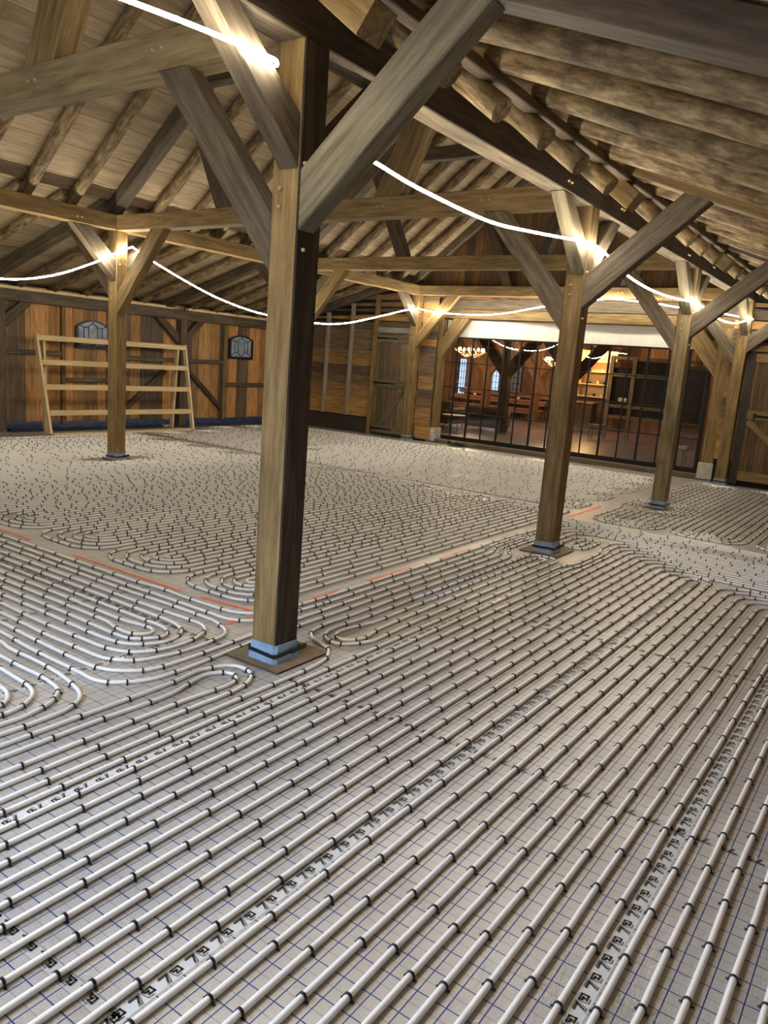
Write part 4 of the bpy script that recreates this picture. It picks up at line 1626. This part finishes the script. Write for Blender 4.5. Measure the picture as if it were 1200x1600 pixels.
OR = ('first', 'second', 'third', 'fourth', 'fifth', 'sixth', 'seventh', 'eighth', 'ninth', 'tenth', 'eleventh', 'twelfth', 'thirteenth', 'fourteenth')


def run_label(k):
    if k == 0:
        return 'straight white pipe just left of the seam tape in front of nearest post'
    if k <= 9:
        return 'straight white pipe, %s right of the seam tape in front of nearest post' % OR[k - 1]
    if k <= 21:
        return 'straight white pipe, %s left of the right-hand foreground seam tape' % OR[21 - k]
    return 'straight white pipe, %s right of the right-hand foreground seam tape' % OR[k - 22]


for ya, yb, xt, w_ in ((.13, -.165, 4.46, 'outer'), (.03, -.068, 4.56, 'inner')):
    PIPES.append((fillet([(4.95, ya), (xt, ya), (xt, yb), (5.02 if w_ == 'outer' else 4.93, yb), (5.02 if w_ == 'outer' else 4.93, ya - .004), (4.70, ya - .004)], .11)[:-1], None, 'small white pipe loop just right of the second right post, ' + w_, None))
# straight runs of the foreground
YS = [-.262 - .0922 * k for k in range(6)] + [-.815 - .0955 * k for k in range(3)]
YS += [-1.097 - PP * k for k in range(26)]
for k, y in enumerate(YS):
    if k <= 9:
        p = [Vector((-4.4, y))] + turn(y, 5.20 - PP * k, -4.4)
        PIPES.append((p, 'y', run_label(k), G_RUN))
    elif k in (10, 11):
        kk = 13 if k == 10 else 12
        xt = 4.30 - PP * (k - 10)
        p = fillet([(-4.4, y), (xt, y), (xt, YS[kk]), (-4.4, YS[kk])], .14)
        PIPES.append((p, None, 'long white hairpin pipe in the right foreground doubling back at its far end, %s' % ('outer' if k == 10 else 'inner'), None))
    elif k in (12, 13):
        continue
    else:
        p = [Vector((-4.4, y))] + turn(y, 4.19 - PP * (k - 14), -4.4)
        PIPES.append((p, None, run_label(k), G_RUN))
# extra feed lines crossing to the right
for k in range(3):
    x = 5.795 + PP * k
    PIPES.append(([Vector((x, .66)), Vector((x, -4.3))], None, '%s straight feed pipe crossing to the right beyond the second right post' % ('first', 'second', 'third')[k], 'feed pipes beyond the second right post'))
# coiled circuits
for c in range(10):
    y0 = .82 + .965 * c
    PIPES.append((spiral(.66, 6.55, y0, 10 if c < 9 else 5), 'y', 'lengthwise white pipe coil, %s to the left of the orange lines' % OR[c], 'long coiled circuits of the left half'))
for c in range(5):
    x0 = 6.80 + .965 * c
    PIPES.append((spiral(.84, 9.90 if c < 2 else 10.45, x0, 10, 'y'), 'x', 'crosswise white pipe coil of the far floor, %s from the glazed wall' % OR[4 - c], 'crosswise coiled circuits of the far floor'))
for c in range(5):
    y0 = -.40 - .965 * c
    PIPES.append((spiral(6.25, 11.80, y0, 10), 'y' if c < 1 else None, 'white pipe coil on the far right floor, %s to the right of the third post' % OR[c], 'coiled circuits of the far right floor'))

clip_rng = random.Random(3)
CLIPS = []
fx = Vector((CAM_LOC[0], CAM_LOC[1]))
for pts, mode, lab, grp in PIPES:
    P = [Vector((p[0], p[1])) for p in pts]
    if mode:
        P = warp(P, mode)
    Q = [P[0]]
    for p in P[1:]:
        if (p - Q[-1]).length > .004:
            Q.append(p)
    dmin = min((p - fx).length for p in Q)
    if dmin < 4:       # slight waver of hand-laid pipe
        R_ = []
        for i in range(len(Q) - 1):
            a, b_ = Q[i], Q[i + 1]
            L = (b_ - a).length
            n = max(1, int(L / .30))
            for k in range(n):
                q = a + (b_ - a) * k / n
                if k and n > 2:
                    d = (b_ - a).normalized()
                    q = q + Vector((-d.y, d.x)) * clip_rng.uniform(-.0028, .0028)
                R_.append(q)
        R_.append(Q[-1])
        Q = R_
    mb = MB()
    mb.tube([(p.x, p.y, PZ) for p in Q], PR, 10 if dmin < 3.5 else 7)
    o = mb.build('floor_pipe', 'white_pipe', smooth=True)
    tag(o, lab, 'pipe', grp)
    # clips
    s_next = clip_rng.uniform(.05, .28)
    acc = 0
    for i in range(len(Q) - 1):
        a, b_ = Q[i], Q[i + 1]
        L = (b_ - a).length
        d = (b_ - a) / L
        while s_next <= acc + L:
            p = a + d * (s_next - acc)
            CLIPS.append((p.x, p.y, math.atan2(d.y, d.x)))
            curvy = i > 0 and (Q[i] - Q[i - 1]).normalized().dot(d) < .995
            s_next += (clip_rng.uniform(.07, .16) if curvy else clip_rng.choice((clip_rng.uniform(.22, .31), clip_rng.uniform(.25, .29)))) * (1 if p.x < .66 or p.y < .7 else 1.45)
        acc += L


def clip_template(lod):
    mb = MB()
    R0 = PR + .0012
    w_ = .0042
    n = 7 if lod == 0 else 4
    th = .0032
    out_, inn = [], []
    path = [(-(R0 + th), .0)] + [(-(R0 + th) * math.cos(PI * k / n), PZ + (R0 + th) * math.sin(PI * k / n)) for k in range(n + 1)] + [(R0 + th, 0)]
    if lod == 0:
        inner = [(-R0, .0)] + [(-R0 * math.cos(PI * k / n), PZ + R0 * math.sin(PI * k / n)) for k in range(n + 1)] + [(R0, 0)]
        v = []
        for x in (-w_, w_):
            v += [(x, y, z) for y, z in path] + [(x, y, z) for y, z in inner]
        m_ = len(path)
        f = []
        for i in range(m_ - 1):
            f.append((i, i + 1, 2 * m_ + i + 1, 2 * m_ + i))
            f.append((i + 1, i, m_ + i, m_ + i + 1))
            f.append((2 * m_ + i, 2 * m_ + i + 1, 3 * m_ + i + 1, 3 * m_ + i))
        mb.add(v, f)
        for s_ in (-1, 1):       # shoulders of the staple resting on the foil
            y0 = s_ * (R0 + th)
            mb.hexa([(-w_ * .8, min(y0, y0 + s_ * .007), .0008), (w_ * .8, min(y0, y0 + s_ * .007), .0008), (w_ * .8, max(y0, y0 + s_ * .007), .0008), (-w_ * .8, max(y0, y0 + s_ * .007), .0008)],
                    [(-w_ * .4, min(y0, y0 + s_ * .007), .008), (w_ * .4, min(y0, y0 + s_ * .007), .008), (w_ * .4, max(y0, y0 + s_ * .007), .006), (-w_ * .4, max(y0, y0 + s_ * .007), .006)])
    else:
        v = []
        for x in (-w_, w_):
            v += [(x, y * 1.06, z * 1.03) for y, z in path]
        m_ = len(path)
        f = [(i, i + 1, m_ + i + 1, m_ + i) for i in range(m_ - 1)]
        f += [tuple(range(m_))[::-1], tuple(range(m_, 2 * m_))]
        mb.add(v, f)
    return mb


# which clips does the camera see, nearest first
fwv, rtv, upv = fw, rt2, up2


def on_screen(x, y):
    d = Vector((x, y, 0)) - Vector(CAM_LOC)
    z = d.dot(fwv)
    if z < .3:
        return None
    u, v = 600 + FPX * d.dot(rtv) / z, 800 - FPX * d.dot(upv) / z
    return z if (-10 < u < 1210 and -10 < v < 1610) else None


ranked = []
rest = []
for c in CLIPS:
    z = on_screen(c[0], c[1])
    (ranked if z is not None else rest).append((z or 99, c))
ranked.sort(key=lambda t: t[0])
near_, far_ = ranked[:300], ranked[300:]
tmp = clip_template(0)
o0 = tmp.build('pipe_clip', 'black_plastic')
for i, (z, c) in enumerate(near_):
    o = o0 if i == 0 else o0.copy()
    if i:
        COL.objects.link(o)
    o.matrix_world = Matrix.Translation((c[0], c[1], 0)) @ Matrix.Rotation(c[2] + clip_rng.uniform(-.12, .12), 4, 'Z')
    tag(o, 'black staple clip over a white pipe in the near foreground', 'pipe clip', 'black pipe clips of the near foreground')


def bulk(name, items, lod, scale_far=1.0):
    t = clip_template(lod)
    V = np.array(t.v)
    nv = len(V)
    sizes = [len(f) for f in t.f]
    loops = np.concatenate([np.array(f) for f in t.f])
    A = np.array([(c[0], c[1], c[2]) for _, c in items])
    ca, sa = np.cos(A[:, 2]), np.sin(A[:, 2])
    X = V[None, :, 0] * ca[:, None] - V[None, :, 1] * sa[:, None] + A[:, 0:1]
    Y = V[None, :, 0] * sa[:, None] + V[None, :, 1] * ca[:, None] + A[:, 1:2]
    Z = np.broadcast_to(V[None, :, 2], X.shape)
    co = np.stack([X, Y, Z], -1).reshape(-1, 3)
    n = len(items)
    me = bpy.data.meshes.new(name)
    me.vertices.add(n * nv)
    me.vertices.foreach_set('co', co.ravel())
    allL = (loops[None, :] + (np.arange(n) * nv)[:, None]).ravel()
    me.loops.add(len(allL))
    me.loops.foreach_set('vertex_index', allL.astype(np.int32))
    st = np.concatenate([[0], np.cumsum(sizes)[:-1]])
    starts = (st[None, :] + (np.arange(n) * len(loops))[:, None]).ravel()
    me.polygons.add(len(starts))
    me.polygons.foreach_set('loop_start', starts.astype(np.int32))
    me.update(calc_edges=True)
    me.validate()
    me.materials.append(MAT['black_plastic'])
    o = bpy.data.objects.new(name, me)
    COL.objects.link(o)
    return o


mid = [t for t in far_ if t[0] < 6]
fr_ = [t for t in far_ if t[0] >= 6] + [t for t in rest if t[1][0] > -4]
o = bulk('pipe_clips', mid + fr_, 1)
tag(o, 'thousands of small black clips dotting the pipes across the rest of the floor', 'pipe clip', kind='stuff')

# ------------------------------------------------------------------ board seam tapes with printed marks
G_BLACK = [[(.00, 0), (.27, 0), (.15, -.024)], [(.48, -.008), (.44, .001), (.70, .001), (.72, -.019), (.52, -.019)], [(.50, -.0075), (.59, -.0075), (.56, -.013)]]
G_GREY = [[(.02, .0055), (.34, .0055), (.22, -.030), (.09, -.030)], [(.37, .002), (.45, -.028), (.62, -.028)]]


def seam_tape(p0, p1, label, clear=False, wid=.050, step=.098, flip=False, seed=0):
    p0, p1 = Vector(p0), Vector(p1)
    d = (p1 - p0)
    L = d.length
    d.normalize()
    nrm = Vector((-d.y, d.x))
    if flip:
        pass
    rr = random.Random(seed)
    mb = MB()
    n = max(2, int(L / .25))
    ws = wid / 2
    for i in range(n + 1):
        c = p0 + d * (L * i / n)
        o_ = rr.uniform(-.0015, .0015)
        z = .0010 + rr.uniform(0, .0006)
        a, b_ = c + nrm * (ws + o_), c - nrm * (ws - o_)
        mb.v += [(a.x, a.y, z), (b_.x, b_.y, z)]
    for i in range(n):
        mb.f.append((2 * i, 2 * i + 1, 2 * i + 3, 2 * i + 2))
        mb.m.append(0)

    def stroke(pts, org, hw, m_):
        P = [Vector((org + a * step, b_ + .012)) for a, b_ in pts]
        for i in range(len(P) - 1):
            a, b_ = P[i], P[i + 1]
            t = (b_ - a).normalized()
            q = Vector((-t.y, t.x)) * hw
            a2, b2 = a - t * hw * .8, b_ + t * hw * .8
            cs = [a2 - q, b2 - q, b2 + q, a2 + q]
            w3 = []
            for c in cs:
                pos = p0 + d * c.x + nrm * c.y
                w3.append((pos.x, pos.y, .0022))
            mb.add(w3, [(0, 1, 2, 3)], m_)
    k = 0
    s_ = rr.uniform(.01, .06)
    while s_ < L - step:
        for st in G_GREY:
            stroke(st, s_, .0018, 2)
        for st in G_BLACK:
            stroke(st, s_, .0033, 1)
        for j in range(11):
            stroke([(.02 + j * .062, .0092), (.045 + j * .062, .0096)], s_, .0009, 2)
        s_ += step
    o = mb.build('seam_tape', None, mats=['tape_clear' if abs(d.x) < .1 else 'tape_film', 'print_black', 'print_grey'])
    tag(o, label, 'tape')
    return o


seam_tape((-3.6, -2.293), (4.0, -2.293), 'printed seam tape running up the right side of the foreground, beneath the pipes', seed=1)
seam_tape((-3.6, -1.327), (4.6, -1.327), 'printed seam tape running through the middle of the foreground', seed=2)
seam_tape((4.3, -.312), (-3.6, -.312), 'printed seam tape passing in front of the nearest post', seed=3)
seam_tape((-3.6, .686), (-.05, .686), 'printed seam tape crossing the bends at the left edge', seed=4)
seam_tape((-3.6, 1.66), (.5, 1.66), 'printed seam tape crossing the upright pipes far left', seed=5)
seam_tape((-2.035, 3.0), (-2.035, -3.2), 'printed seam tape crossing the bottom left corner', seed=6)
seam_tape((-.075, -3.6), (-.075, -.12), 'crosswise printed seam tape in the middle of the right foreground', seed=7)
seam_tape((0.0, 4.4), (0.0, .42), 'printed seam tape between the nested bends left of the nearest post', seed=8)
seam_tape((1.925, -3.6), (1.925, -.4), 'crosswise printed seam tape farther up the right foreground', seed=9)

# orange marking lines
for k, (a, b_, lab) in enumerate((((.53, 3.90), (.53, 3.40), 'orange line painted on the floor at the left edge'), ((.525, 2.76), (.53, 1.42), 'longest orange line painted on the floor left of the nearest post'),
                                ((.545, 1.24), (.60, .78), 'orange line painted on the floor just left of the nearest post'), ((.27, .70), (.52, .66), 'short orange dash touching the left edge of the nearest post'),
                                ((1.08, .665), (1.42, .665), 'orange dash just right of the nearest post'), ((1.80, .665), (2.45, .660), 'orange dash second to the right of the nearest post'),
                                ((2.95, .655), (3.55, .650), 'orange dash third to the right, towards the second post'), ((4.25, .665), (4.62, .665), 'orange dash just left of the second post'),
                                ((5.95, .68), (7.4, .70), 'far orange dash between the second and third posts'))):
    a, b_ = Vector(a), Vector(b_)
    d = (b_ - a).normalized()
    n = Vector((-d.y, d.x))
    mb = MB()
    rr = random.Random(k)
    m_ = max(3, int((b_ - a).length / .05))
    for i in range(m_ + 1):
        c = a + (b_ - a) * i / m_
        hw = rr.uniform(.010, .017) * (1 if k != 1 else .9) * (1.3 if k > 5 else 1)
        mb.v += [(c.x + n.x * hw, c.y + n.y * hw, .0028), (c.x - n.x * hw, c.y - n.y * hw, .0028)]
    for i in range(m_):
        mb.f.append((2 * i, 2 * i + 1, 2 * i + 3, 2 * i + 2))
        mb.m.append(0)
    tag(mb.build('marking_line', 'orange_paint'), lab, 'marking line')
# torn paper scraps
for k, (cx, cy, a_, b_, lab) in enumerate(((6.55, 2.55, .16, .55, 'far torn cream paper scrap lying under the pipes'), (5.55, 1.95, .22, .30, 'near torn cream paper scrap lying under the pipes'))):
    rr = random.Random(k + 9)
    pts = []
    for i in range(14):
        t = 2 * PI * i / 14
        q = rr.uniform(.7, 1.1)
        pts.append((cx + a_ * math.cos(t) * q, cy + b_ * math.sin(t) * q, .004))
    tag(obj('paper_scrap', pts, [tuple(range(14))], 'paper'), lab, 'paper')

# ------------------------------------------------------------------ festoon led tapes


def led(name_pts, label, seed=0):
    P = [Vector(p) for p in name_pts]
    Q = []
    PP4 = [2 * P[0] - P[1]] + P + [2 * P[-1] - P[-2]]
    for i in range(1, len(PP4) - 2):
        for j in range(5):
            t = j / 5
            a, b_, c, d = PP4[i - 1:i + 3]
            Q.append(.5 * ((2 * b_) + (c - a) * t + (2 * a - 5 * b_ + 4 * c - d) * t * t + (3 * b_ - a - 3 * c + d) * t ** 3))
    Q.append(P[-1])
    mb = MB()
    mb.tube(Q, .0105, 5)
    o = mb.build('led_tape', 'led_light')
    tag(o, label, 'light strip')
    return o


led([(-3.9, -.06, 3.0), (-3.0, -.04, 2.96), (-2.0, 0.02, 2.98), (-1.06, -.012, 3.055), (-.719, -.015, 3.085), (-.40, -.015, 3.107), (-.225, -.012, 3.117), (-.215, -.012, 3.095)], 'glowing light strip running to the nearest post from the top of the picture')
led([(.56, .02, 2.885), (.72, .02, 2.872), (1.15, .01, 2.832), (2.05, .0, 2.808), (2.80, -.02, 2.86), (3.40, -.03, 2.915), (3.90, -.035, 2.962), (4.10, -.03, 2.965), (4.26, -.03, 2.955), (4.486, -.02, 2.932), (5.116, -.02, 2.834), (5.933, -.02, 2.787), (6.863, -.02, 2.797), (7.92, -.03, 2.856), (8.10, -.03, 2.86)],
    'glowing light strip sagging from nearest post past the second to the third right post')
led([(-7.5, .0, 2.9), (-6, .0, 2.8), (-4.4, .0, 2.95), (-3.95, -.05, 3.0)], 'glowing light strip continuing behind the camera')
led([(8.12, -.03, 2.86), (8.503, -.02, 2.827), (9.346, -.02, 2.77), (10.486, -.02, 2.79), (11.709, -.02, 2.945), (12.05, -.02, 2.99)], 'glowing light strip sagging between the third and far right posts')
led([(-1.5, 6.95, 2.75), (0.2, 6.95, 2.70), (1.5, 6.95, 2.47), (2.292, 6.95, 2.42), (2.991, 6.95, 2.555), (3.669, 6.95, 2.833), (4.0, 6.96, 3.01), (4.249, 6.96, 3.115)], 'glowing light strip rising to the left post from the left edge')
led([(4.26, 6.96, 3.10), (4.547, 6.9, 2.959), (5.311, 6.9, 2.713), (5.993, 6.9, 2.542), (6.93, 6.9, 2.414), (8.33, 6.9, 2.377), (9.248, 6.9, 2.453), (10.314, 6.9, 2.672), (11.3, 6.9, 2.896), (11.95, 6.97, 3.0)], 'glowing light strip sagging from the left post, behind the nearest post, to the plank door')
led([(11.97, 6.97, 3.0), (11.95, 6.85, 2.975), (11.95, 6.177, 2.907), (11.95, 5.223, 2.907), (11.95, 4.628, 2.975), (11.95, 3.993, 3.094), (11.95, 2.719, 3.27), (11.95, 2.549, 3.285), (11.95, 2.3, 3.27), (11.95, 2.112, 3.25), (11.95, 1.718, 3.22), (11.95, 1.284, 3.155), (11.95, 0.488, 3.062), (11.95, 0.10, 3.0)], 'glowing light strip along the farthest tie beam above the glazed wall')
